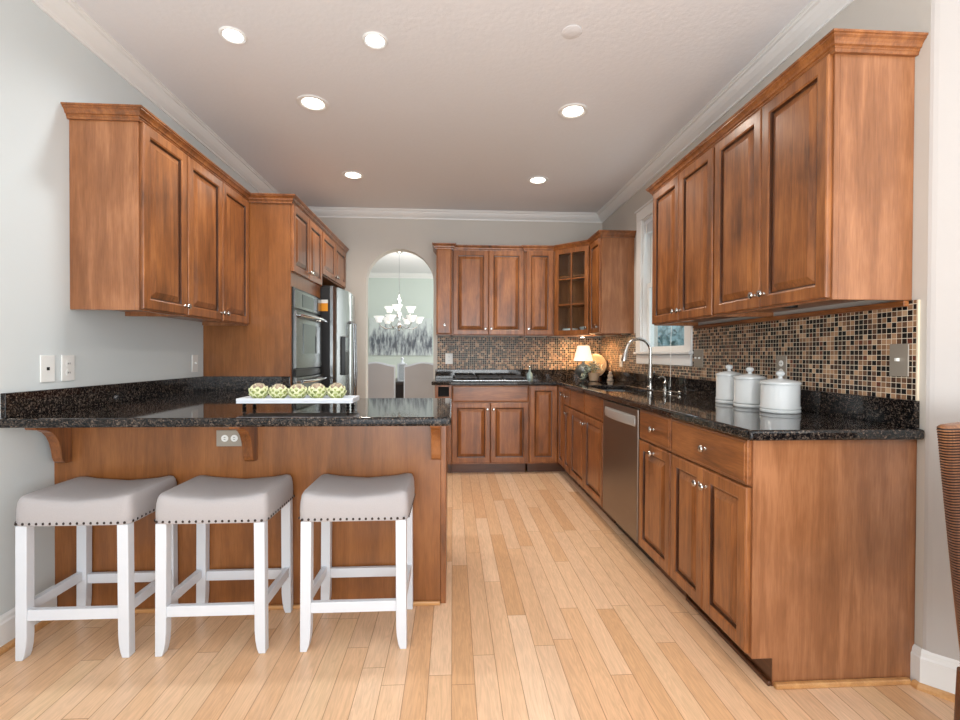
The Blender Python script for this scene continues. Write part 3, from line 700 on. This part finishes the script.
part('tag_header', G().box(-1.163, -1.105, -.0018, -.0006, 1.6255, 1.655), PAPER, t)

# cooktop
ck = thing('cooktop', 'black gas cooktop with iron grates set in the back counter', 'cooktop', (.372, 4.86, .9142))
part('pan', G().box(-.370, .370, -.225, .235, 0, .010), BLACK, ck, bevel=.003)
part('front_trim', G().box(-.370, .370, -.243, -.2255, 0, .011), STEEL, ck, bevel=.003)
for sx in (-.24, 0, .24):
    k = G()
    for yy in (-.21, -.105, 0, .105, .21): k.box(-.105+sx, .105+sx, yy-.005, yy+.005, .030, .042)
    for xx in (-.105, -.035, .035, .105): k.box(xx+sx-.005, xx+sx+.005, -.21, .21, .0285, .0405)
    for xx in (-.10, .10):
        for yy in (-.205, .205): k.box(xx+sx-.006, xx+sx+.006, yy-.006, yy+.006, .0101, .031)
    part('grate', k, IRON, ck)
for sx, sy in ((-.24, -.10), (-.24, .11), (0, 0), (.24, -.10), (.24, .11)):
    part('burner', G().lathe([(.045, 0), (.045, .008), (.032, .010), (.032, .016), (.004, .017)], n=20), IRON, ck, (sx, sy, .0102), smooth=True)
t = thing('oil_bottle', 'small clear glass bottle beside the cooktop', 'bottle', (.815, 4.95, .9142))
part('bottle', G().lathe([(.030, 0), (.032, .01), (.030, .06), (.012, .085), (.009, .12), (.011, .125)], n=20), simple('pale_blue_bottle_glass', srgb(150, 172, 172), .05, spec=.9), t, smooth=True)
part('stopper', G().lathe([(.010, 0), (.014, .012), (.006, .024)], n=16), CHROME, t, (0, 0, .1255), smooth=True)

# canisters
def canister(x, y, r, h, label):
    t = thing('canister', label, 'canister', (x, y, .9142), 0, None)
    part('jar', G().lathe([(r*.96, 0), (r*1.0, .004), (r*1.0, .012), (r*.96, .016), (r*1.0, .020), (r*1.0, .028), (r*.955, .033), (r*.95, h-.004), (r*.93, h)], n=48), CERAM, t, smooth=True)
    part('lid', G().lathe([(r*.99, 0), (r*1.0, .004), (r*.99, .010), (r*.90, .015), (r*.4, .024), (.010, .027), (.008, .034), (.017, .042), (.019, .050), (.014, .058), (.004, .061)], n=48), CERAM, t, (0, 0, h+.0005), smooth=True)
canister(1.498, 2.072, .0815, .128, 'largest white ceramic canister, nearest the counter end')
canister(1.500, 2.297, .0730, .140, 'middle white ceramic canister of three, with knobbed lid')
canister(1.506, 2.485, .0670, .148, 'tallest and slimmest white ceramic canister, farthest from the counter end')

# tray and artichokes
tr = thing('serving_tray', 'long white footed tray holding five artichokes on the peninsula', 'tray', (-.722, 2.28, .9142))
k = G().box(-.262, .262, -.080, .080, .031, .040); k2 = k
k.box(-.262, .262, -.080, -.072, .0402, .054); k.box(-.262, .262, .072, .080, .0402, .054); k.box(-.262, -.254, -.072, .072, .0402, .054); k.box(.254, .262, -.072, .072, .0402, .054)
part('tray', k, WPAINT, tr, bevel=.002)
for sx in (-.235, .235):
    for sy in (-.055, .055):
        part('foot', G().lathe([(.005, 0), (.009, .004), (.010, .009), (.004, .014), (.008, .019), (.009, .023), (.004, .028), (.004, .0305)], n=16), BLACK, tr, (sx, sy, 0), smooth=True)
def artichoke():
    k = G(); RA, HA = .034, .078
    def surf(t): # t 0 bottom .. 1 top
        return RA*math.sin(PI*(.12+.80*t))**.75, HA*t
    k.lathe([(surf(i/10)[0]*.86, surf(i/10)[1]) for i in range(11)], n=20)
    for f in k.bm.faces: f.material_index = 1
    rows = [(.00, .38, 7, .036, .22), (.08, .46, 7, .040, .26), (.22, .50, 7, .040, .30), (.36, .46, 7, .036, .30), (.50, .40, 7, .030, .22), (.62, .34, 6, .024, .10), (.70, .28, 5, .019, .03)]
    for ri, (t0, dt_, n, wd_, fl) in enumerate(rows):
        for i in range(n):
            a = 2*PI*(i+.5*(ri % 2))/n + random.uniform(-.07, .07)
            rad = Vector((math.cos(a), math.sin(a), 0)); tan = Vector((-math.sin(a), math.cos(a), 0))
            F_, B_ = [], []
            for u, wv in ((0, .6), (.2, .9), (.45, 1.0), (.7, .8), (.88, .45), (1.0, .08)):
                r, z = surf(min(t0+dt_*u, 1.0)); r = r*(1+fl*u*1.3) + .0015
                c_ = rad*r + Vector((0, 0, z)); hw_ = wd_*.5*wv
                row = [c_-tan*hw_-rad*hw_*.42, c_-tan*hw_*.5-rad*hw_*.10, c_+rad*.001, c_+tan*hw_*.5-rad*hw_*.10, c_+tan*hw_-rad*hw_*.42]
                F_.append([k.bm.verts.new(v) for v in row]); B_.append([k.bm.verts.new(v-rad*.0022) for v in row])
            for A in (F_, B_):
                for p0, p1 in zip(A, A[1:]):
                    for j in range(4):
                        f = k.bm.faces.new((p0[j], p0[j+1], p1[j+1], p1[j])); f.smooth = True
                        f.material_index = 1 if ri >= 4 else (2 if (p1 is A[-1] or p1 is A[-2] or j in (0, 3)) else 0)
            for p0, p1, q0, q1 in zip(F_, F_[1:], B_, B_[1:]):
                for j in (0, 4): k.bm.faces.new((p0[j], p1[j], q1[j], q0[j])).material_index = 2
            k.bm.faces.new([F_[-1][0], F_[-1][4], B_[-1][4], B_[-1][0]])
    return part('artichoke', k, [ARTI, ARTIP, ARTIE])
ar0 = artichoke()
xs_ = [-.914, -.823, -.733, -.643, -.552]
labs = ['leftmost green artichoke on the white tray', 'second green artichoke from the left on the white tray', 'middle green artichoke of five on the white tray', 'second green artichoke from the right on the white tray', 'rightmost green artichoke on the white tray']
for i, x in enumerate(xs_):
    o = ar0 if i == 0 else ar0.copy()
    if i: C.objects.link(o)
    o.location = (x, 2.28, .9142+.0405); o.rotation_euler = (math.radians(random.uniform(-6, 6)), math.radians(random.uniform(-6, 6)), i*1.3); o.scale = (1.0, 1.0, random.uniform(.96, 1.04))
    o.rotation_euler[0] *= .0; o.rotation_euler[1] *= 0
    tag(o, labs[i], 'artichoke', 'artichokes on the tray')

# ------------------------------------------------------------------ stools
def make_stool():
    t = thing('bar_stool', '', 'stool')
    WS, DS = .430, .340      # seat
    hx, hy = WS/2, DS/2
    # saddle seat
    k = G(); nx, ny = 24, 16; rings = []
    def outline(scx, scy, z, n=72, p=12, dip=0):
        ring = []
        for i in range(n):
            a = 2*PI*i/n; c_, s_ = math.cos(a), math.sin(a)
            x = scx*math.copysign(abs(c_)**(2/p), c_); y = scy*math.copysign(abs(s_)**(2/p), s_)
            ring.append((x, y, z + dip*((x/hx)**2-1)*1.0*0 + dip*((x/hx)**2)))
        return ring
    for s, z, dp in ((.985, .515, 0), (1.0, .520, 0), (1.005, .55, .003), (.995, .575, .014), (.975, .590, .022), (.94, .600, .026), (.88, .605, .028), (.70, .608, .028), (.50, .609, .028), (.25, .609, .028), (.02, .609, .028)):
        dx = hx-(1-s)*hy if s > .9 else hx*s
        rings.append(outline(hx-(1-s)*hy*1.0 if s > .86 else hx*s*((hx-.14*hy)/hx/.86), hy*s if s <= .86 else hy-(1-s)*hy, z, dip=dp))
    k.loops(rings); part('seat', k, FABRIC, t, smooth=True)
    k = G()
    def nail(x, y, nx_, ny_):
        r = .0055; n = 8; rings = []
        tn = Vector((-ny_, nx_, 0)); nn = Vector((nx_, ny_, 0)); c0 = Vector((x, y, .5245))
        for rr_, d in ((r, .0), (r*.9, .0018), (r*.5, .0032), (.0003, .0038)):
            rings.append([c0+nn*(d-.0008)+tn*rr_*math.cos(2*PI*i/n)+Vector((0, 0, rr_*math.sin(2*PI*i/n))) for i in range(n)])
        k.loops(rings)
    for i in range(17):
        x = -hx+.018+(WS-.036)*i/16
        nail(x, -hy-.0005, 0, -1); nail(x, hy+.0005, 0, 1)
    for i in range(13):
        y = -hy+.022+(DS-.044)*i/12
        nail(hx+.0005, y, 1, 0); nail(-hx-.0005, y, -1, 0)
    nf = len(k.bm.faces)
    k.loops([outline(hx+.0010, hy+.0010, .5205), outline(hx+.0012, hy+.0012, .5285)])
    for f in list(k.bm.faces)[nf:]: f.material_index = 1
    part('nailhead_trim', k, [BRONZE, FABRIC], t, smooth=True)
    L_w = .041
    for sx in (-1, 1):
        for sy in (-1, 1):
            ox, oy = sx*(hx-.010), sy*(hy-.006)
            k = G()
            zs = [(0, L_w*.62), (.004, L_w*.66), (.02, L_w*.80), (.05, L_w*.93), (.09, L_w), (.5148, L_w)]
            splay = lambda z: 0.003*(1-z/.515)
            rings = []
            for z, wq in zs:
                xo, yo = ox+sx*splay(z), oy
                rings.append([(xo, yo, z), (xo-sx*wq, yo, z), (xo-sx*wq, yo-sy*L_w*.9, z), (xo, yo-sy*L_w*.9, z)])
            k.loops(rings); part('leg', k, WPAINT, t, bevel=.0025)
    # stretchers
    yq = hy-.022
    for sy, zz in ((-1, .150), (1, .150)):
        part('stretcher', G().box(-hx+.046, hx-.046, sy*yq-.011, sy*yq+.011, zz-.0, zz+.042), WPAINT, t, bevel=.002)
    for sx in (-1, 1):
        part('stretcher', G().box(sx*(hx-.024)-.011, sx*(hx-.024)+.011, -hy+.042, hy-.042, .168, .208), WPAINT, t, bevel=.002)
    return t
st0 = make_stool()
for i, (x, lab) in enumerate(((-1.447, 'white stool with grey saddle seat, nearest the left wall'), (-.936, 'middle white stool with grey saddle seat'), (-.388, 'white stool with grey saddle seat, nearest the aisle'))):
    o = st0 if i == 0 else copy_tree(st0)
    o.location = (x, 2.038, 0); tag(o, lab, 'stool', 'saddle stools at the peninsula')

# ------------------------------------------------------------------ switch and outlet plates
def plate(name, label, loc, rz, w_, h_, mat, kind, horiz=False, dev=None):
    t = thing(name, label, 'outlet' if 'outlet' in name else 'switch', loc, rz)
    part('cover_plate', G().box(-w_/2, w_/2, -.006, -.0004, -h_/2, h_/2), mat, t, bevel=.002)
    dev = dev or WPLASTIC
    if kind == 'duplex':
        for s in (-1, 1):
            k = G().lathe([(.0155, 0), (.0155, .0015), (.003, .002)], n=20, axis='-Y')
            o = part('receptacle', k, dev, t, ((s*.021, -.0061, 0) if horiz else (0, -.0061, s*.021)), smooth=True)
            k = G()
            if horiz: k.box(-.004, .004, -.0032, -.0022, .004, .006); k.box(-.004, .004, -.0032, -.0022, -.006, -.004)
            else: k.box(-.006, -.004, -.0032, -.0022, -.004, .004); k.box(.004, .006, -.0032, -.0022, -.004, .004)
            part('slots', k, DARK, o)
    elif kind == 'toggle':
        part('toggle', G().box(-.005, .005, -.018, -.0062, -.004, .008), dev, t, bevel=.001)
    elif kind == 'double':
        for s in (-1, 1): part('toggle', G().box(s*.023-.005, s*.023+.005, -.018, -.0062, -.004, .008), dev, t, bevel=.001)
    elif kind == 'jack':
        part('jack', G().box(-.007, .007, -.0075, -.0061, -.007, .007), DARK, t)
    return t
plate('phone_jack_plate', 'white phone jack plate on the left wall nearest the camera', (XL, 2.172, 1.103), RL, .072, .118, WPLASTIC, 'jack')
plate('wall_outlet', 'white outlet on the left wall beside the jack plate', (XL, 2.282, 1.103), RL, .072, .118, WPLASTIC, 'duplex')
plate('light_switch', 'white switch plate on the left wall near the oven cabinet', (XL, 3.355, 1.105), RL, .072, .118, WPLASTIC, 'toggle')
plate('wall_outlet', 'taupe horizontal double outlet on the peninsula panel', (-1.013, 2.208, .787), 0, .118, .074, TAUPE, 'duplex', True)
plate('light_switch', 'taupe metal switch plate at the near end of the tile backsplash', (XW-.008, 1.655, 1.157), RR, .074, .120, TAUPE, 'toggle')
plate('wall_outlet', 'taupe outlet on the tiles behind the canisters', (XW-.008, 2.280, 1.113), RR, .074, .118, TAUPE, 'duplex')
plate('light_switch', 'taupe double switch plate on the tiles beside the window', (XW-.008, 3.085, 1.155), RR, .118, .118, TAUPE, 'double')
plate('wall_outlet', 'cream outlet on the right wall tiles in the corner beyond the window', (XW-.008, 4.55, 1.12), RR, .072, .118, WPLASTIC, 'duplex')
plate('wall_outlet', 'white outlet on the back tiles left of the cooktop', (-.04, YB-.010, 1.13), 0, .080, .118, WPLASTIC, 'duplex')

# ------------------------------------------------------------------ corner decor
t = thing('table_lamp', 'small lit lamp with white tapered shade in the counter corner', 'lamp', (1.365, 4.86, .9142))
part('base', G().lathe([(.045, 0), (.048, .008), (.030, .016), (.050, .04), (.080, .08), (.086, .11), (.070, .145), (.035, .165), (.015, .175), (.012, .215)], n=32), simple('mottled_silver_glaze', srgb(120, 122, 118), .25, metal=.5, noise=.5, nscale=18), t, smooth=True)
part('lamp_shade', G().lathe([(.098, .200), (.100, .202), (.060, .360), (.058, .360), (.096, .204)], n=40), SHADE, t, smooth=True)
l = bpy.data.lights.new('lamp_glow', 'POINT'); l.energy = 2.4; l.color = (1, .74, .48); l.shadow_soft_size = .03
o = bpy.data.objects.new('lamp_glow', l); C.objects.link(o); o.parent = t; o.location = (0, 0, .30)
t = thing('decorative_plate', 'round cream decorative plate propped upright behind the plant', 'plate', (1.53, 4.98, .9142), math.radians(-38))
k = G().lathe([(.125, 0), (.125, .008), (.108, .012), (.085, .004), (.004, .005)], n=48, axis='-Y'); k.shift(lambda v: (v.x, v.y + (v.z)*.18, v.z))
part('plate', k, simple('cream_scrolled_ceramic', srgb(150, 128, 102), .4, noise=.6, nscale=50), t, (0, 0, .150), smooth=True)
part('easel', G().box(-.06, .06, -.035, .03, 0, .025), WD, t, bevel=.003)
t = thing('potted_plant', 'pale potted plant with trailing sage leaves beside the lamp', 'plant', (1.405, 4.62, .9142))
part('pot', G().lathe([(.030, 0), (.042, .006), (.050, .05), (.056, .085), (.052, .085), (.045, .07)], n=28), simple('beige_clay_pot', srgb(190, 160, 130), .6, noise=.15), t, smooth=True)
k = G(); rr = random.Random(5)
def leaf(p, d, s):
    d = Vector(d).normalized(); sd = d.cross(Vector((rr.uniform(-.3, .3), rr.uniform(-.3, .3), 1))).normalized(); n_ = d.cross(sd)
    P = [p, p+d*s*.5+sd*s*.32+n_*s*.05, p+d*s, p+d*s*.5-sd*s*.32+n_*s*.05]
    top = [k.bm.verts.new(v) for v in P]; bot = [k.bm.verts.new(v-n_*.0012) for v in P]
    k.bm.faces.new(top); k.bm.faces.new(bot[::-1])
    for i in range(4): k.bm.faces.new((top[i], bot[i], bot[(i+1) % 4], top[(i+1) % 4]))
for i in range(120):
    a = rr.uniform(0, 2*PI); r = rr.uniform(0, .075); h = .09+rr.uniform(0, .10)
    p = Vector((r*math.cos(a), r*math.sin(a), h)); leaf(p, (math.cos(a), math.sin(a), rr.uniform(-.2, .9)), rr.uniform(.022, .036))
for i in range(80):
    u = i/79; p = Vector((-.05-.10*u, -.03-.08*u, .13-.115*u**1.3)) + Vector((rr.uniform(-.02, .02), rr.uniform(-.02, .02), rr.uniform(0, .022)))
    leaf(p, (rr.uniform(-1, 1), rr.uniform(-1, 1), rr.uniform(-.1, .6)), rr.uniform(.018, .030))
part('foliage', k, SAGE, t)
k = G()
for i in range(4):
    a = i*1.57; k.tube([(0, 0, .07), (.02*math.cos(a), .02*math.sin(a), .11), (.05*math.cos(a), .05*math.sin(a), .15)], .002, 6)
k.tube([(0, 0, .08), (-.04, -.03, .14), (-.10, -.07, .08), (-.15, -.11, .02)], .002, 6); part('stem', k, ARTI, t)
t = thing('ceramic_figurine', 'small cream trinket figurine on the counter right of the plant', 'figurine', (1.585, 4.66, .9142))
part('figurine', G().lathe([(.030, 0), (.034, .010), (.022, .030), (.028, .055), (.014, .075), (.018, .090), (.004, .104)], n=20), simple('mottled_cream_glaze', srgb(196, 180, 160), .4, noise=.5, nscale=70), t, smooth=True)
t = thing('under_cabinet_light', 'warm puck light under the glass corner cabinet', 'light', (1.36, 4.88, ZU-.0005))
part('housing', G().lathe([(.032, 0), (.032, -.010), (.028, -.012), (.004, -.0125)], n=24), NICKEL, t, smooth=True)
part('lens', G().lathe([(.024, -.0127), (.020, -.015), (.003, -.016)], n=24), BULB_W, t, smooth=True)
l = bpy.data.lights.new('puck_glow', 'AREA'); l.shape = 'DISK'; l.size = .05; l.energy = 7; l.color = (1, .60, .28)
o = bpy.data.objects.new('puck_glow', l); C.objects.link(o); o.parent = t; o.location = (0, 0, -.018)
tag(part('puck_light', G().lathe([(.032, 0), (.032, -.010), (.028, -.012), (.004, -.0125)], n=24), BLACK, loc=(1.50, 2.02, ZU+.0215), smooth=True), 'dark puck light under the nearest right wall cabinet', 'light')

# ------------------------------------------------------------------ ceiling lights
for (x, y, cool, lab) in ((-1.084, 2.399, 1, 'bluish recessed ceiling light nearest the left wall'), (-.392, 2.392, 1, 'bluish recessed ceiling light in the nearest row, right one'),
                    (-.876, 3.011, 0, 'warm recessed ceiling light in the second row, left one'), (.766, 3.0, 0, 'warm recessed ceiling light nearest the right wall cabinets'),
                    (-.875, 4.187, 0, 'warm recessed ceiling light nearest the refrigerator'), (.757, 4.194, 0, 'warm recessed ceiling light in the farthest row, right one')):
    t = thing('recessed_light', lab, 'light', (x, y, ZC-.0004), 0, 'recessed ceiling lights')
    q_ = .66 if cool else 1.0
    part('trim_ring', G().lathe([(.095*q_, 0), (.095*q_, -.004), (.086*q_, -.008), (.070*q_, -.005), (.066*q_, -.001), (.066*q_, 0)], n=40), TRIM, t, smooth=True)
    part('bulb', G().lathe([(.064*q_, -.0005), (.058*q_, -.004), (.03*q_, -.007), (.003, -.008)], n=32), BULB_C if cool else BULB_W, t, smooth=True)
    l = bpy.data.lights.new('downlight', 'SPOT'); l.energy = SPOT_POWER*(1.0 if cool else (1.15 if y < 4 else 1.6)); l.spot_size = math.radians(150); l.spot_blend = .8; l.shadow_soft_size = .06
    l.color = (.90, .96, 1) if cool else (1, .90, .78)
    o = bpy.data.objects.new('downlight', l); C.objects.link(o); o.parent = t; o.location = (0, 0, -.012)
tag(part('ceiling_cover_plate', G().lathe([(.05, 0), (.05, -.001), (.048, -.0018), (.003, -.0018)], n=32), CEIL, loc=(.573, 2.272, ZC-.0005), smooth=True), 'small round painted cover plate on the ceiling', 'cover plate')

# ------------------------------------------------------------------ dining room beyond the arch
ch = thing('chandelier', 'silver chandelier with lit frosted shades seen through the arch', 'chandelier', (-.812, 7.2, 0))
part('canopy', G().lathe([(.004, 2.70), (.02, 2.705), (.055, 2.725), (.062, 2.739)], n=28), CHROME, ch, smooth=True)
k = G().tube([(0, 0, 2.71), (0, 0, 2.08)], .006, 8); part('stem', k, CHROME, ch, smooth=True)
part('column', G().lathe([(.004, 1.53), (.022, 1.55), (.012, 1.57), (.035, 1.60), (.045, 1.63), (.020, 1.66), (.016, 1.72), (.030, 1.76), (.042, 1.80), (.018, 1.84), (.016, 1.92), (.026, 1.97), (.034, 2.0), (.012, 2.04), (.008, 2.09)], n=24), CHROME, ch, smooth=True)
for tier, (n, R, z0, zr, ph) in enumerate(((6, .300, 1.62, 1.655, .22), (3, .190, 1.78, 1.815, .5))):
    for i in range(n):
        a = 2*PI*i/n + ph; cx_, sy_ = math.cos(a), math.sin(a)
        arc = [(.02, z0+.02), (R*.35, z0-.045), (R*.65, z0-.055), (R*.9, z0-.02), (R, zr)]
        arm = part('arm', G().tube([(cx_*r, sy_*r, z) for r, z in arc], .008, 8), CHROME, ch, smooth=True)
        part('shade', G().lathe([(.028, 0), (.040, .006), (.052, .05), (.082, .095), (.079, .095), (.045, .05), (.03, .012)], n=24), FROST, ch, (cx_*R, sy_*R, zr), smooth=True)
l = bpy.data.lights.new('chandelier_glow', 'POINT'); l.energy = 14; l.color = (1, .95, .86); l.shadow_soft_size = .3
o = bpy.data.objects.new('chandelier_glow', l); C.objects.link(o); o.parent = ch; o.location = (0, 0, 2.15)
pt = thing('painting', 'wide abstract grey and white canvas on the dining room wall', 'painting', (-1.0, 9.2, 1.52))
part('canvas', G().box(-.605, .605, -.035, -.001, -.36, .36), PAINTING, pt)
def dining_chair():
    t = thing('dining_chair', '', 'chair')
    w_ = .25
    def top(x): return 1.035 + .022*math.cos(PI*x/w_) - .008*(abs(x)/w_)**4
    xs = [-w_+2*w_*i/20 for i in range(21)]
    fr_o = [(-w_-.018, .42)] + [(x*1.07, top(x)+.018) for x in xs] + [(w_+.018, .42)]
    part('back_frame', G().prism(fr_o, -.012, .012, 'Y'), WPAINT, t, bevel=.003)
    up = [(-w_, .44)] + [(x, top(x)-.004) for x in xs] + [(w_, .44)]
    part('back_upholstery', G().prism(up, -.030, .040, 'Y'), FABRIC, t, bevel=.012)
    part('seat', G().box(-.26, .26, .042, .50, .40, .49), FABRIC, t, bevel=.02)
    for sx in (-1, 1):
        for yy in (.0, .46):
            part('leg', G().tube([(sx*.235, yy, .415), (sx*.235, yy+(.0 if yy else -.02), 0)], [.022, .015], 10), WPAINT, t, smooth=True)
    return t
d0 = dining_chair(); d0.location = (-1.058, 6.55, 0); tag(d0, 'left upholstered dining chair with white frame seen through the arch', 'chair', 'dining chairs beyond the arch')
d1_ = copy_tree(d0); d1_.location = (-.405, 6.55, 0); tag(d1_, 'right upholstered dining chair with white frame seen through the arch', 'chair', 'dining chairs beyond the arch')
dt = thing('dining_table', 'dark dining table between the chairs beyond the arch', 'table', (-.72, 7.75, 0))
part('tabletop', G().box(-.95, .95, -.55, .55, .72, .76), simple('espresso_wood', srgb(58, 46, 42), .35), dt, bevel=.004)
part('pedestal', G().box(-.25, .25, -.2, .2, .04, .7195), simple('espresso_wood_base', srgb(50, 40, 38), .4), dt, bevel=.01)
part('foot', G().box(-.4, .4, -.3, .3, 0, .0395), simple('espresso_wood_foot', srgb(50, 40, 38), .4), dt, bevel=.01)
ln = thing('lantern', 'white lattice lantern standing on the dining table', 'lantern', (-.790, 7.45, .7602))
k = G()
for s in (-1, 1):
    for q_ in (-1, 1): k.box(s*.062-.006, s*.062+.006, q_*.062-.006, q_*.062+.006, 0, .26)
k.box(-.068, .068, -.068, .068, .26, .275); k.box(-.068, .068, -.068, .068, 0, .012)
part('frame', k, WPAINT, ln)
k = G()
for i in range(6):
    for j in range(4):
        z = .02+i*.040; x = -.054+j*.027
        for a_, b_2 in (((x, z), (x+.027, z+.040)), ((x+.027, z), (x, z+.040))):
            k.tube([(a_[0], -.062, a_[1]), (b_2[0], -.062, b_2[1])], .0035, 5)
part('lattice', k, WPAINT, ln)
part('backing', G().box(-.055, .055, .04, .05, .013, .259), simple('grey_lantern_back', srgb(150, 156, 156), .6), ln)
part('finial', G().lathe([(.05, .2752), (.02, .30), (.012, .33), (.024, .35), (.022, .365), (.004, .38)], n=16), WPAINT, ln, smooth=True)

# ------------------------------------------------------------------ wicker chair at the right edge
wk = thing('wicker_chair', 'brown woven wicker dining chair at the right edge by the angled wall', 'chair', (1.527, 1.13, 0), math.radians(0))
WK = wood('brown_wicker', srgb(88, 50, 28), srgb(124, 78, 46), srgb(168, 118, 76), rough=.5)
WKD = simple('dark_wicker_gap', srgb(46, 26, 16), .8)
k = G(); rings = []
nr = 92; zb_ = .32
def back_ring(z, bulge):
    t_ = (z-.32)/.66; lean = .03*t_; half = .195+.055*t_**.8-.0; th = .028+.004*t_
    ring = []; n = 40
    for i in range(n):
        a = 2*PI*i/n; c_, s_ = math.cos(a), math.sin(a)
        x = (half+bulge)*math.copysign(abs(c_)**.55, c_); y = (th+bulge)*math.copysign(abs(s_)**.8, s_)
        y += .055*(1-(x/half)**2)   # curved back
        ring.append((x, y+lean, z))
    return ring
for i in range(nr):
    z = zb_+.66*i/nr; dz_ = .66/nr
    rings += [back_ring(z, -.0045), back_ring(z+dz_*.25, .0005), back_ring(z+dz_*.5, .0022), back_ring(z+dz_*.78, .0005)]
rings += [back_ring(.983, .001), back_ring(.988, -.006), back_ring(.991, -.018)]
k.loops(rings)
for fi, f in enumerate(k.bm.faces):
    if fi < nr*160 and (fi//40) % 4 in (0, 3): f.material_index = 1 if (fi//40) % 4 in (0, 3) else 0
part('backrest', k, [WK, WKD], wk, smooth=True)
k = G(); rings = []
for i in range(20):
    z = .36+.09*i/20
    for f_, b3 in ((.1, -.001), (.5, .002), (.9, -.001)):
        zz = z+.0045*f_; rings.append([(-.22-b3, -.46-b3, zz), (.22+b3, -.46-b3, zz), (.22+b3, .0+b3, zz), (-.22-b3, .0+b3, zz)])
k.loops(rings); part('seat', k, WK, wk)
for sx in (-1, 1):
    for yy in (-.42, .055):
        k = G(); pts = [(sx*(.137 if yy > 0 else .19), yy, .3195 if yy > 0 else .3595), (sx*(.137 if yy > 0 else .19), yy+(.02 if yy > 0 else -.01), 0)]
        k.tube(pts, [.020, .014], 12); part('leg', k, WD, wk, smooth=True)
